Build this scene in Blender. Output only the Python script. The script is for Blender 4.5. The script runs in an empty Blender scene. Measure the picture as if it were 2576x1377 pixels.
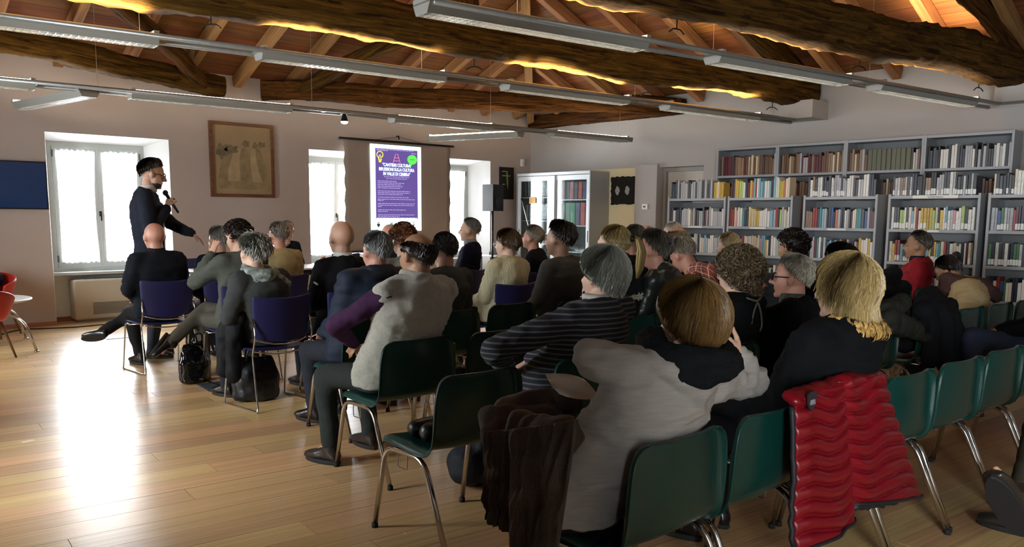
import bpy, bmesh, math, random
import numpy as np
from mathutils import Vector, Matrix, noise

# ---------------------------------------------------------------- camera, world, light, exposure
SC = bpy.context.scene
COL = SC.collection
F_PX, CX, CY = 2068.7, 1288.0, 811.0          # focal length and principal point in photo pixels
YAW, PITCH, ROLL, CAM_H = 0.7421, 0.1287, 0.0077, 1.45
_f = np.array([math.sin(YAW)*math.cos(PITCH), math.cos(YAW)*math.cos(PITCH), -math.sin(PITCH)])
_r = np.array([math.cos(YAW), -math.sin(YAW), 0.0]); _u = np.cross(_r, _f)
RT = math.cos(ROLL)*_r + math.sin(ROLL)*_u; UP = -math.sin(ROLL)*_r + math.cos(ROLL)*_u; FW = _f
CAM = np.array([0, 0, CAM_H])
cd = bpy.data.cameras.new('camera'); cam = bpy.data.objects.new('camera', cd); COL.objects.link(cam)
cd.sensor_width = 36.0; cd.lens = F_PX/2576*36.0; cd.shift_y = (CY-688.5)/2576; cd.clip_start = 0.05
m = Matrix.Identity(4)
for i in range(3):
    m[i][0] = RT[i]; m[i][1] = UP[i]; m[i][2] = -FW[i]; m[i][3] = CAM[i]
cam.matrix_world = m
SC.camera = cam

W = bpy.data.worlds.new('overcast_sky'); SC.world = W; W.use_nodes = True
bgn = W.node_tree.nodes['Background']; bgn.inputs[0].default_value = (0.93, 0.97, 1.0, 1); bgn.inputs[1].default_value = 42.0
vs = SC.view_settings
vs.view_transform = 'Standard'; vs.look = 'None'; vs.gamma = 1.0; vs.use_curve_mapping = False
vs.exposure = 0.6
SC.cycles.use_denoising = True
SC.cycles.max_bounces = 8; SC.cycles.transparent_max_bounces = 12
SC.cycles.sample_clamp_indirect = 6.0
TUBE_W = 34.0         # emission of the fluorescent tubes

def ray(x, y): return (x-CX)/F_PX*RT - (y-CY)/F_PX*UP + FW
def at_z(x, y, z):
    d = ray(x, y); return CAM + d*((z-CAM_H)/d[2])
def at_y(x, y, Y):
    d = ray(x, y); return CAM + d*(Y/d[1])
def at_x(x, y, X):
    d = ray(x, y); return CAM + d*(X/d[0])
def proj(P):
    v = np.array(P, float)-CAM; w = v@FW
    return CX+F_PX*(v@RT)/w, CY-F_PX*(v@UP)/w, w

XL, XR, YB, YW, EAVE, PT = -0.6, 11.22, -3.6, 11.74, 3.42, 0.42
XC = (XL+XR)/2
WIN = [(2.78, 4.31), (6.45, 7.95), (8.69, 10.19)]
WTOP, RECESS, WALL_T = 2.455, 0.40, 0.60
ADDED_LWIN = [(-3.0, -1.2), (4.6, 5.4), (8.3, 9.1)]      # windows added to the unseen left wall to bring light from that side
for i, (a, b) in enumerate(ADDED_LWIN):
    ld = bpy.data.lights.new('window_portal', 'AREA'); ld.shape = 'RECTANGLE'; ld.size = 1.75; ld.size_y = b-a
    ld.cycles.is_portal = True
    lo = bpy.data.objects.new('window_portal', ld); COL.objects.link(lo)
    lo.location = (XL-.29, (a+b)/2, 1.53); lo.rotation_euler = (0, -math.pi/2, 0)
for i, (a, b) in enumerate(WIN):                 # daylight portals: they only guide the sampling of the sky
    ld = bpy.data.lights.new('window_portal', 'AREA'); ld.shape = 'RECTANGLE'; ld.size = b-a-0.2; ld.size_y = 1.75
    ld.cycles.is_portal = True
    lo = bpy.data.objects.new('window_portal', ld); COL.objects.link(lo)
    lo.location = ((a+b)/2-0.05, YW+RECESS+0.13, 1.53); lo.rotation_euler = (math.pi/2, 0, math.pi)

# ---------------------------------------------------------------- helpers
rnd = random.Random(7)
def lin(c):
    if isinstance(c, str):
        c = c.lstrip('#'); c = [int(c[i:i+2], 16)/255 for i in (0, 2, 4)]
    return tuple(((v/12.92) if v <= 0.04045 else ((v+0.055)/1.055)**2.4) for v in c)
MATS = {}
def mat(name, col, rough=0.6, metal=0.0, var=0.0, scale=8.0, bump=0.0, bscale=40.0, spec=0.5, stretch=(1, 1, 1), emit=0.0, coords='Object', trans=0.0, sheen=0.0):
    """plain principled material with soft procedural colour variation and fine relief"""
    if name in MATS: return MATS[name]
    M = bpy.data.materials.new(name); M.use_nodes = True; nt = M.node_tree; N = nt.nodes; L = nt.links
    p = N['Principled BSDF']; c = lin(col)
    p.inputs['Base Color'].default_value = (*c, 1); p.inputs['Roughness'].default_value = rough
    p.inputs['Metallic'].default_value = metal; p.inputs['Specular IOR Level'].default_value = spec
    if sheen: p.inputs['Sheen Weight'].default_value = sheen
    if emit:
        p.inputs['Emission Color'].default_value = (*c, 1); p.inputs['Emission Strength'].default_value = emit
    if var or bump:
        tc = N.new('ShaderNodeTexCoord'); mp = N.new('ShaderNodeMapping'); mp.inputs['Scale'].default_value = stretch
        L.new(tc.outputs[coords], mp.inputs['Vector'])
        if var:
            n = N.new('ShaderNodeTexNoise'); n.inputs['Scale'].default_value = scale; n.inputs['Detail'].default_value = 5
            L.new(mp.outputs[0], n.inputs['Vector'])
            r = N.new('ShaderNodeValToRGB'); r.color_ramp.elements[0].position = 0.3; r.color_ramp.elements[1].position = 0.72
            r.color_ramp.elements[0].color = (*[max(0, v*(1-var)) for v in c], 1); r.color_ramp.elements[1].color = (*[min(1, v*(1+var)) for v in c], 1)
            L.new(n.outputs['Fac'], r.inputs[0]); L.new(r.outputs[0], p.inputs['Base Color'])
        if bump:
            n2 = N.new('ShaderNodeTexNoise'); n2.inputs['Scale'].default_value = bscale; n2.inputs['Detail'].default_value = 4
            L.new(mp.outputs[0], n2.inputs['Vector'])
            b = N.new('ShaderNodeBump'); b.inputs['Strength'].default_value = bump; b.inputs['Distance'].default_value = 0.01
            L.new(n2.outputs['Fac'], b.inputs['Height']); L.new(b.outputs[0], p.inputs['Normal'])
    MATS[name] = M
    return M
def nodes_mat(name):
    M = bpy.data.materials.new(name); M.use_nodes = True; MATS[name] = M
    return M, M.node_tree.nodes, M.node_tree.links, M.node_tree.nodes['Principled BSDF']
def wood(name, c0, c1, rough=0.5, axis=0, scale=3.0, rand=0.25, bump=0.25, spec=0.5):
    """grain stretched along one local axis, tint shifted per object"""
    if name in MATS: return MATS[name]
    M, N, L, p = nodes_mat(name)
    tc = N.new('ShaderNodeTexCoord'); oi = N.new('ShaderNodeObjectInfo'); mp = N.new('ShaderNodeMapping')
    s = [9.0, 9.0, 9.0]; s[axis] = 0.55; mp.inputs['Scale'].default_value = s
    ad = N.new('ShaderNodeVectorMath'); ad.operation = 'ADD'
    cb = N.new('ShaderNodeCombineXYZ'); ml = N.new('ShaderNodeMath'); ml.operation = 'MULTIPLY'; ml.inputs[1].default_value = 37.0
    L.new(oi.outputs['Random'], ml.inputs[0])
    for k in range(3): L.new(ml.outputs[0], cb.inputs[k])
    L.new(tc.outputs['Object'], ad.inputs[0]); L.new(cb.outputs[0], ad.inputs[1]); L.new(ad.outputs[0], mp.inputs['Vector'])
    n = N.new('ShaderNodeTexNoise'); n.inputs['Scale'].default_value = scale; n.inputs['Detail'].default_value = 7; n.inputs['Distortion'].default_value = 0.6
    L.new(mp.outputs[0], n.inputs['Vector'])
    r = N.new('ShaderNodeValToRGB'); e = r.color_ramp.elements
    e[0].position = 0.33; e[1].position = 0.68; e[0].color = (*lin(c0), 1); e[1].color = (*lin(c1), 1)
    L.new(n.outputs['Fac'], r.inputs[0])
    hs = N.new('ShaderNodeHueSaturation')
    mr = N.new('ShaderNodeMapRange'); mr.inputs[3].default_value = 1-rand; mr.inputs[4].default_value = 1+rand
    L.new(oi.outputs['Random'], mr.inputs[0]); L.new(mr.outputs[0], hs.inputs['Value'])
    fr = N.new('ShaderNodeMath'); fr.operation = 'FRACT'; m3 = N.new('ShaderNodeMath'); m3.operation = 'MULTIPLY'; m3.inputs[1].default_value = 7.31
    L.new(oi.outputs['Random'], m3.inputs[0]); L.new(m3.outputs[0], fr.inputs[0])
    mr2 = N.new('ShaderNodeMapRange'); mr2.inputs[3].default_value = 0.485; mr2.inputs[4].default_value = 0.512
    L.new(fr.outputs[0], mr2.inputs[0]); L.new(mr2.outputs[0], hs.inputs['Hue'])
    L.new(r.outputs[0], hs.inputs['Color']); L.new(hs.outputs[0], p.inputs['Base Color'])
    p.inputs['Roughness'].default_value = rough; p.inputs['Specular IOR Level'].default_value = spec
    b = N.new('ShaderNodeBump'); b.inputs['Strength'].default_value = bump; b.inputs['Distance'].default_value = 0.004
    L.new(n.outputs['Fac'], b.inputs['Height']); L.new(b.outputs[0], p.inputs['Normal'])
    return M

def setp(o, label=None, cat=None, group=None, kind=None):
    if label: o['label'] = label
    if cat: o['category'] = cat
    if group: o['group'] = group
    if kind: o['kind'] = kind
    return o
def link(name, me, parent=None, m=None, smooth=False):
    o = bpy.data.objects.new(name, me); COL.objects.link(o)
    if m is not None:
        me.materials.clear()
        for x in (m if isinstance(m, (list, tuple)) else [m]): me.materials.append(x)
    if smooth and len(me.polygons): me.polygons.foreach_set('use_smooth', [True]*len(me.polygons))
    if parent: o.parent = parent
    return o
def obj(name, bm, m, parent=None, smooth=False):
    me = bpy.data.meshes.new(name); bmesh.ops.recalc_face_normals(bm, faces=bm.faces); bm.to_mesh(me); bm.free()
    return link(name, me, parent, m, smooth)
def empty(name, loc=(0, 0, 0), rz=0.0):
    o = bpy.data.objects.new(name, None); COL.objects.link(o); o.location = loc; o.rotation_euler = (0, 0, rz); o.empty_display_size = 0.1
    return o
def copy_tree(o, parent=None):
    c = o.copy(); COL.objects.link(c); c.parent = parent
    for ch in list(KIDS.get(o.name, [])):
        k = copy_tree(ch, c); KIDS.setdefault(c.name, []).append(k)
    return c
KIDS = {}
def remember(o):
    for ch in [x for x in bpy.data.objects if x.parent is o]:
        KIDS.setdefault(o.name, []).append(ch); remember(ch)
BM = bmesh.new
def box(bm, x0, x1, y0, y1, z0, z1, M=None, bev=0.0):
    vs_ = [bm.verts.new(v) for v in ((x0, y0, z0), (x1, y0, z0), (x1, y1, z0), (x0, y1, z0), (x0, y0, z1), (x1, y0, z1), (x1, y1, z1), (x0, y1, z1))]
    fs = [bm.faces.new([vs_[i] for i in f]) for f in ((0, 3, 2, 1), (4, 5, 6, 7), (0, 1, 5, 4), (1, 2, 6, 5), (2, 3, 7, 6), (3, 0, 4, 7))]
    if bev:
        es = {e for f in fs for e in f.edges}
        r = bmesh.ops.bevel(bm, geom=list(es), offset=bev, segments=2, affect='EDGES', profile=0.6)
        vs_ = list({v for f in r['faces'] for v in f.verts} | {v for v in vs_ if v.is_valid})
    if M is not None: bmesh.ops.transform(bm, matrix=M, verts=[v for v in vs_ if v.is_valid])
    return bm
def prism(bm, pts, off):
    """polygon pts extruded along vector off"""
    a = [bm.verts.new(p) for p in pts]; b = [bm.verts.new(Vector(p)+Vector(off)) for p in pts]
    n = len(pts); bm.faces.new(a); bm.faces.new(b[::-1])
    for i in range(n): bm.faces.new((a[i], b[i], b[(i+1) % n], a[(i+1) % n]))
    return bm
def frames(pts):
    pts = [Vector(p) for p in pts]; n = len(pts); T = []
    for i in range(n):
        t = (pts[min(i+1, n-1)]-pts[max(i-1, 0)]); T.append(t.normalized() if t.length > 1e-9 else Vector((0, 0, 1)))
    a = Vector((0, 0, 1)) if abs(T[0].z) < 0.9 else Vector((1, 0, 0))
    nrm = (a - T[0]*a.dot(T[0])).normalized(); out = []
    for i in range(n):
        nrm = (nrm - T[i]*nrm.dot(T[i])).normalized(); out.append((pts[i], nrm, T[i].cross(nrm)))
    return out
def rounded(pts, r=0.05, k=4):
    pts = [Vector(p) for p in pts]; out = [pts[0]]
    for i in range(1, len(pts)-1):
        a, b, c = pts[i-1], pts[i], pts[i+1]; d1 = (a-b); d2 = (c-b)
        q = min(r, d1.length*0.49, d2.length*0.49); p1 = b+d1.normalized()*q; p2 = b+d2.normalized()*q
        for j in range(k+1):
            t = j/k; out.append(p1*(1-t)**2+b*2*t*(1-t)+p2*t*t)
    out.append(pts[-1]); return out
def tube(bm, pts, r, seg=8, close=False):
    fr = frames(pts); rings = []
    for i, (p, a, b) in enumerate(fr):
        rr = r[i] if isinstance(r, (list, tuple)) else r
        rings.append([bm.verts.new(p+(a*math.cos(2*math.pi*k/seg)+b*math.sin(2*math.pi*k/seg))*rr) for k in range(seg)])
    for i in range(len(rings)-1):
        for k in range(seg): bm.faces.new((rings[i][k], rings[i][(k+1) % seg], rings[i+1][(k+1) % seg], rings[i+1][k]))
    bm.faces.new(rings[0][::-1]); bm.faces.new(rings[-1])
    return bm
def loft(bm, secs, n=16):
    """secs: (centre, side vector, front vector) with lengths as half axes; closed ends"""
    rings = []
    for c, a, b in secs:
        c, a, b = Vector(c), Vector(a), Vector(b)
        rings.append([bm.verts.new(c+a*math.cos(2*math.pi*k/n)+b*math.sin(2*math.pi*k/n)) for k in range(n)])
    for i in range(len(rings)-1):
        for k in range(n): bm.faces.new((rings[i][k], rings[i][(k+1) % n], rings[i+1][(k+1) % n], rings[i+1][k]))
    bm.faces.new(rings[0][::-1]); bm.faces.new(rings[-1])
    return bm
def capsule(bm, p0, r0, p1, r1, n=10):
    p0, p1 = Vector(p0), Vector(p1); d = p1-p0; L = d.length
    t = d/L if L > 1e-6 else Vector((0, 0, 1)); a = t.orthogonal().normalized(); b = t.cross(a); secs = []
    for k in range(1, 4):
        an = math.pi/2*(1-k/3); secs.append((p0-t*r0*math.sin(an), a*r0*math.cos(an)+a*1e-4, b*r0*math.cos(an)+b*1e-4))
    for k in range(0, 3):
        an = math.pi/2*(k/3); secs.append((p1+t*r1*math.sin(an), a*r1*math.cos(an), b*r1*math.cos(an)))
    return loft(bm, secs, n)
def ellipsoid(bm, c, r, R=None, n=14, m_=9):
    c = Vector(c); R = R or Matrix.Identity(3); secs = []
    for k in range(m_+1):
        an = math.pi*(k+0.25)/(m_+0.5); secs.append((c+R@Vector((0, 0, -r[2]*math.cos(an))), R@Vector((r[0]*math.sin(an), 0, 0)), R@Vector((0, r[1]*math.sin(an), 0))))
    return loft(bm, secs, n)
def lathe(bm, prof, n=20, M=None):
    rings = []
    for r, z in prof: rings.append([bm.verts.new((r*math.cos(2*math.pi*k/n), r*math.sin(2*math.pi*k/n), z)) for k in range(n)])
    for i in range(len(rings)-1):
        for k in range(n): bm.faces.new((rings[i][k], rings[i][(k+1) % n], rings[i+1][(k+1) % n], rings[i+1][k]))
    bm.faces.new(rings[0][::-1]); bm.faces.new(rings[-1])
    if M is not None: bmesh.ops.transform(bm, matrix=M, verts=[v for r in rings for v in r])
    return bm
def meshed(bm, mods):
    """evaluate modifiers on a throw-away object and return the mesh"""
    me = bpy.data.meshes.new('tmp'); bmesh.ops.recalc_face_normals(bm, faces=bm.faces); bm.to_mesh(me); bm.free()
    o = bpy.data.objects.new('tmp', me); COL.objects.link(o)
    for t, kw in mods:
        md = o.modifiers.new('m', t)
        for k, v in kw.items(): setattr(md, k, v)
    dg = bpy.context.evaluated_depsgraph_get(); dg.update()
    out = bpy.data.meshes.new_from_object(o.evaluated_get(dg))
    bpy.data.objects.remove(o); bpy.data.meshes.remove(me)
    return out
def remesh(bm, voxel, smooth=6, fac=0.5):
    return meshed(bm, [('REMESH', dict(mode='VOXEL', voxel_size=voxel, use_smooth_shade=True)), ('SMOOTH', dict(iterations=smooth, factor=fac))])
def ruffle(me, amp, sc, seed=0, aniso=(1, 1, 1), sharp=False):
    """push vertices along their normals with noise: folds in cloth, rough-hewn timber"""
    n = len(me.vertices); co = np.empty(n*3, np.float32); me.vertices.foreach_get('co', co); co = co.reshape(-1, 3)
    no = np.empty(n*3, np.float32); me.vertex_normals.foreach_get('vector', no); no = no.reshape(-1, 3)
    d = np.empty(n, np.float32); a = Vector(aniso)*sc; s = Vector((seed*3.17, seed*1.71, seed*2.3))
    for i in range(n):
        q = Vector((co[i, 0]*a.x, co[i, 1]*a.y, co[i, 2]*a.z))+s
        v = noise.noise(q)
        d[i] = (1-2*abs(v)*1.6) if sharp else v+0.5*noise.noise(q*2.1)
    co += no*(d*amp)[:, None]; me.vertices.foreach_set('co', co.ravel()); me.update()
    return me
# ---------------------------------------------------------------- the setting
M_PL = mat('plaster', '#bdb1aa', 0.9, var=0.05, scale=1.2, bump=0.12, bscale=90)
M_PLW = mat('white_plaster', '#a9a6a2', 0.9, var=0.03, scale=1.5, bump=0.1, bscale=90)
M_CREAM = mat('cream_plaster', '#d8cda6', 0.9, var=0.04, scale=1.5, bump=0.1, bscale=90)
M_FRAME = mat('white_paint', '#c9cfcc', 0.45, var=0.03, scale=6)
M_SKIRT = wood('skirting_wood', '#8a5a3a', '#a8724c', 0.45, axis=0, rand=0.1)
M_PLANK = wood('oak_plank', '#a8875a', '#cfae7c', 0.30, axis=0, scale=2.6, rand=0.20, bump=0.12)
M_DARKGAP = mat('dark_gap', '#1c120a', 0.9)
M_BOARD = wood('larch_board', '#624024', '#825634', 0.6, axis=0, scale=2.0, rand=0.16, bump=0.15, spec=0.12)
M_RAFT = wood('rafter_wood', '#84603e', '#a57c52', 0.6, axis=0, scale=2.0, rand=0.14, bump=0.15, spec=0.12)
M_OLD = wood('old_timber', '#201307', '#5c3f18', 0.85, axis=0, scale=3.4, rand=0.12, bump=0.9, spec=0.08)
M_CHROME = mat('chrome', '#c9c8c6', 0.16, metal=1.0)
M_BLACK = mat('black_metal', '#111111', 0.45, metal=0.3)

# floor: slab with planks lying on it, laid along the trusses
fl = BM(); box(fl, XL-.3, XR+.3, YB-.3, YW+RECESS+.1, -0.12, -0.021)
floor = setp(obj('floor', fl, M_DARKGAP), kind='structure')
PA = math.radians(-5.5); ux = Vector((math.cos(PA), math.sin(PA), 0)); uy = Vector((-math.sin(PA), math.cos(PA), 0))
bm = BM(); box(bm, -0.5, 0.5, -0.5, 0.5, -0.5, 0.5); pm = bpy.data.meshes.new('plank'); bm.to_mesh(pm); bm.free(); pm.materials.append(M_PLANK)
planks = []
r1 = random.Random(3)
for k in range(-24, 66):
    v0 = k*0.2; u = -3.0+r1.uniform(-1.6, 0)
    while u < 13.5:
        Ln = r1.uniform(1.6, 3.4); planks.append((u, u+Ln, v0)); u += Ln
def clip_plank(u0, u1, v0):
    ok = []
    c = ux*((u0+u1)/2)+uy*(v0+0.1)
    for u in np.linspace(u0, u1, 9):
        p = ux*u+uy*(v0+0.1)
        if XL-.25 < p.x < XR+.2 and YB < p.y < YW+RECESS-.05: ok.append(u)
    return (min(ok), max(ok)) if len(ok) > 2 else None
vis, hid = [], []
for u0, u1, v0 in planks:
    r = clip_plank(u0, u1, v0)
    if not r: continue
    px = [proj(ux*u+uy*(v0+0.1)) for u in np.linspace(r[0], r[1], 7)]
    ins = [q for q in px if q[2] > 0.5 and -40 < q[0] < 2620 and 780 < q[1] < 1420]
    score = max([1/q[2] for q in ins]) if ins else 0
    (vis if ins else hid).append((score, r[0], r[1], v0))
vis.sort(reverse=True); hid += vis[290:]; vis = vis[:290]
for s_, u0, u1, v0 in vis:
    o = bpy.data.objects.new('plank', pm); COL.objects.link(o); o.parent = floor
    c = ux*((u0+u1)/2)+uy*(v0+0.1); o.location = (c.x, c.y, -0.0105); o.rotation_euler = (0, 0, PA); o.scale = (u1-u0-0.003, 0.197, 0.021)
bm = BM()
for s_, u0, u1, v0 in hid:
    c = ux*((u0+u1)/2)+uy*(v0+0.1)
    box(bm, -(u1-u0)/2+.0015, (u1-u0)/2-.0015, -.0985, .0985, -.0105, .0105, Matrix.Translation((c.x, c.y, -0.0105)) @ Matrix.Rotation(PA, 4, 'Z'))
if hid: setp(obj('plank_rest', bm, M_PLANK, floor), kind='stuff')

# wall with the windows: splayed reveals, thin apron under each window
Y1, Y2 = YW+RECESS, YW+WALL_T
bm = BM()
edges = [XL-.3]+[v for w in WIN for v in w]+[XR+.3]
SL, SR = 0.10, 0.20
for i in range(0, len(edges), 2):
    a, b = edges[i], edges[i+1]; a2 = a-(SR if i else 0); b2 = b+(SL if i < len(edges)-2 else 0)
    prism(bm, [(a, YW, 0), (b, YW, 0), (b2, Y1, 0), (b2, Y2, 0), (a2, Y2, 0), (a2, Y1, 0)], (0, 0, EAVE+.02)); box(bm, min(a, a2), max(b, b2), Y1, Y2, -.1, 0)
for a, b in WIN:
    prism(bm, [(a, YW, WTOP), (a, Y1, WTOP-.08), (a, Y2, WTOP-.08), (a, Y2, EAVE+.02), (a, YW, EAVE+.02)], (b-a, 0, 0))
    box(bm, a, b, Y1, Y2, -.1, 0.66)
ww = setp(obj('wall_window', bm, M_PL), kind='structure')
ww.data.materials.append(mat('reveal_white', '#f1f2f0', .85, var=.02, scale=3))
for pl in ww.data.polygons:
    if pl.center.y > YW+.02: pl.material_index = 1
# right wall with the door recess
bm = BM(); XR2 = XR+.3
box(bm, XR, XR2, YB-.3, 7.75, -.1, EAVE+.02); box(bm, XR, XR2, 8.62, YW+.1, -.1, EAVE+.02); box(bm, XR2-.08, XR2, 7.7, 8.7, -.1, 2.4); box(bm, XR, XR2, 7.75, 8.62, 2.27, EAVE+.02)
box(bm, XR-.07, XR, 8.62, 9.08, 0, 2.32)
wr = setp(obj('wall_right', bm, M_PLW), kind='structure')
bm = BM(); box(bm, XR-.012, XR-.001, 9.09, YW-.001, 0, 2.28)
setp(obj('cream_panel', bm, M_CREAM, wr), kind='structure')
bm = BM(); yy = [YB-.3]+[v for w in ADDED_LWIN for v in w]+[YW+.1]
for i in range(0, len(yy), 2): box(bm, XL-.3, XL, yy[i], yy[i+1], -.1, EAVE+.02)
for a, b in ADDED_LWIN: box(bm, XL-.3, XL, a, b, -.1, .68); box(bm, XL-.3, XL, a, b, 2.4, EAVE+.02)
setp(obj('wall_left', bm, M_PLW), kind='structure')
bm = BM(); prism(bm, [(XL-.3, YB, -.1), (XR+.3, YB, -.1), (XR+.3, YB, EAVE), (XC, YB, EAVE+PT*(XR-XC)+.1), (XL-.3, YB, EAVE)], (0, -.3, 0))
setp(obj('wall_back', bm, M_PLW), kind='structure')
# corbels under the beam ends
for y0, y1, z0, z1, xd in ((5.72, 6.28, 2.82, 3.06, .45), (3.0, 3.52, 2.82, 3.02, .3)):
    bm = BM(); box(bm, XR-xd, XR, y0, y1, z0, z1); obj('corbel', bm, M_PLW, wr)
# skirting
sk = empty('baseboard_window'); setp(sk, kind='structure')
for i in range(0, len(edges), 2):
    bm = BM(); box(bm, max(edges[i], XL)+.001, min(edges[i+1], XR)-.001, YW-.014, YW-.0005, 0.0, 0.055); obj('skirting_board', bm, M_SKIRT, sk)
for a, b in WIN:
    bm = BM(); box(bm, a+.1, b-.2, Y1-.014, Y1-.0005, 0, 0.06); obj('skirting_board', bm, M_SKIRT, sk)
bm = BM(); box(bm, XR-.015, XR-.0005, YB, 7.74, 0, .055); setp(obj('baseboard_right', bm, M_SKIRT), kind='structure')

# windows: frame, two casements with panes, handles, hinges, sill and sheer curtains
M_GL, N, L, p = nodes_mat('window_glass'); N.remove(p)
t = N.new('ShaderNodeBsdfTransparent'); g = N.new('ShaderNodeBsdfGlossy'); g.inputs['Roughness'].default_value = 0.03
mx = N.new('ShaderNodeMixShader'); fr = N.new('ShaderNodeFresnel'); fr.inputs[0].default_value = 1.3
L.new(fr.outputs[0], mx.inputs[0]); L.new(t.outputs[0], mx.inputs[1]); L.new(g.outputs[0], mx.inputs[2]); L.new(mx.outputs[0], N['Material Output'].inputs[0])
M_SHEER, N, L, p = nodes_mat('sheer_curtain'); N.remove(p)
t = N.new('ShaderNodeBsdfTransparent'); t.inputs[0].default_value = (.97, .98, 1, 1); d = N.new('ShaderNodeBsdfTranslucent'); d.inputs[0].default_value = (.93, .95, .97, 1)
d2 = N.new('ShaderNodeBsdfDiffuse'); d2.inputs[0].default_value = (.9, .9, .9, 1)
m1 = N.new('ShaderNodeMixShader'); m1.inputs[0].default_value = .25; m2 = N.new('ShaderNodeMixShader'); m2.inputs[0].default_value = .55
L.new(d.outputs[0], m1.inputs[1]); L.new(d2.outputs[0], m1.inputs[2]); L.new(t.outputs[0], m2.inputs[1]); L.new(m1.outputs[0], m2.inputs[2]); L.new(m2.outputs[0], N['Material Output'].inputs[0])
for wi, (a, b) in enumerate(WIN):
    x0, x1, z0, z1 = a+SL, b-SR, 0.66, WTOP-.08; yf = Y1+.01
    w = empty('window_%d' % (wi+1), ((x0+x1)/2, yf, z0)); setp(w, kind='structure')
    o = Vector((-(x0+x1)/2, -yf, -z0))
    def wpart(name, bx, m_, par=w, bev=0.0):
        bm = BM()
        for q in bx: box(bm, *q, bev=bev)
        bmesh.ops.translate(bm, vec=o, verts=bm.verts); return obj(name, bm, m_, par)
    wpart('window_frame', [(x0, x0+.06, yf, yf+.09, z0, z1), (x1-.06, x1, yf, yf+.09, z0, z1), (x0+.06, x1-.06, yf, yf+.09, z1-.06, z1), (x0+.06, x1-.06, yf, yf+.09, z0, z0+.05)], M_FRAME)
    wpart('window_sill', [(a+.03, b-.06, YW+.18, yf+.02, z0-.035, z0+.004)], M_FRAME, bev=.006)
    xm = (x0+x1)/2
    for s in (0, 1):
        c0, c1 = (x0+.062, xm-.002) if s == 0 else (xm+.002, x1-.062)
        cs = wpart('casement', [(c0, c0+.055, yf-.012, yf+.05, z0+.052, z1-.062), (c1-.055, c1, yf-.012, yf+.05, z0+.052, z1-.062), (c0+.055, c1-.055, yf-.012, yf+.05, z1-.12, z1-.062), (c0+.055, c1-.055, yf-.012, yf+.05, z0+.052, z0+.135)], M_FRAME)
        wpart('pane', [(c0+.05, c1-.05, yf+.022, yf+.026, z0+.13, z1-.115)], M_GL, cs)
        for hz in (z0+.13, z1-.2):
            hx = c0-.006 if s == 0 else c1-.012
            wpart('hinge', [(hx, hx+.018, yf-.022, yf-.008, hz, hz+.09)], mat('hinge_grey', '#6d7270', .4, metal=.6), cs)
        # sheer curtain hung on the casement, gathered towards the middle
        bm = BM(); nx, nz = 46, 14; G = []
        for iz in range(nz+1):
            tz = iz/nz; row = []
            for ix in range(nx+1):
                tx = ix/nx; pinch = 0.035*math.sin(math.pi*tz)
                x = (c0+.03+pinch)+(c1-c0-.06-2*pinch)*tx
                y = yf-.025-.010*math.sin(tx*46+tz*1.5+s)-.004*math.sin(tx*17+3)
                row.append(bm.verts.new((x, y, z1-.09-tz*(z1-z0-.20))))
            G.append(row)
        for iz in range(nz):
            for ix in range(nx): bm.faces.new((G[iz][ix], G[iz][ix+1], G[iz+1][ix+1], G[iz+1][ix]))
        bmesh.ops.translate(bm, vec=o, verts=bm.verts); obj('sheer_curtain', bm, M_SHEER, cs, True)
    hd = wpart('handle', [(xm-.013, xm+.013, yf-.03, yf-.012, 1.40, 1.47), (xm-.009, xm+.009, yf-.055, yf-.03, 1.425, 1.445), (xm-.009, xm+.009, yf-.06, yf-.048, 1.34, 1.445)], mat('handle_bronze', '#3a3026', .4, metal=.7), bev=.003)

for wi, (a, b) in enumerate(ADDED_LWIN):  # frames and panes of the added, unseen windows that fill light from the left
    w = empty('window_%d' % (wi+4), (XL-.2, (a+b)/2, .68)); setp(w, kind='structure'); h = (b-a)/2
    for q in ((-.05, .0, -h, -h+.07, 0, 1.72), (-.05, 0, h-.07, h, 0, 1.72), (-.05, 0, -h+.07, h-.07, 1.65, 1.72), (-.05, 0, -h+.07, h-.07, 0, .07), (-.05, 0, -.05, .05, .07, 1.65)):
        bm = BM(); box(bm, *q); obj('window_frame', bm, M_FRAME, w)
    for s in (-1, 1):
        bm = BM(); box(bm, -.03, -.026, *sorted((s*.05, s*(h-.07))), .07, 1.65); obj('pane', bm, M_GL, w)
# door in its recess
dr = empty('door_1', (XR+.16, 8.185, 0)); setp(dr, kind='structure')
def dpart(name, q, m_, par, bev=.003):
    bm = BM(); box(bm, *q, bev=bev); bmesh.ops.translate(bm, vec=(-(XR+.16), -8.185, 0), verts=bm.verts); return obj(name, bm, m_, par)
M_DOOR = mat('door_grey', '#b9b5aa', .5, var=.03, scale=3)
lf = dpart('door_leaf', (XR+.16, XR+.20, 7.81, 8.56, 0.005, 2.2), M_DOOR, dr)
for q in ((XR+.1, XR+.2, 7.755, 7.81, 0, 2.265), (XR+.1, XR+.2, 8.56, 8.615, 0, 2.265), (XR+.1, XR+.2, 7.81, 8.56, 2.2, 2.265)):
    dpart('door_frame', q, mat('door_frame_grey', '#8f8c84', .5), dr)
dpart('door_handle', (XR+.11, XR+.16, 7.86, 7.99, 1.02, 1.045), M_CHROME, lf)

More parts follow.
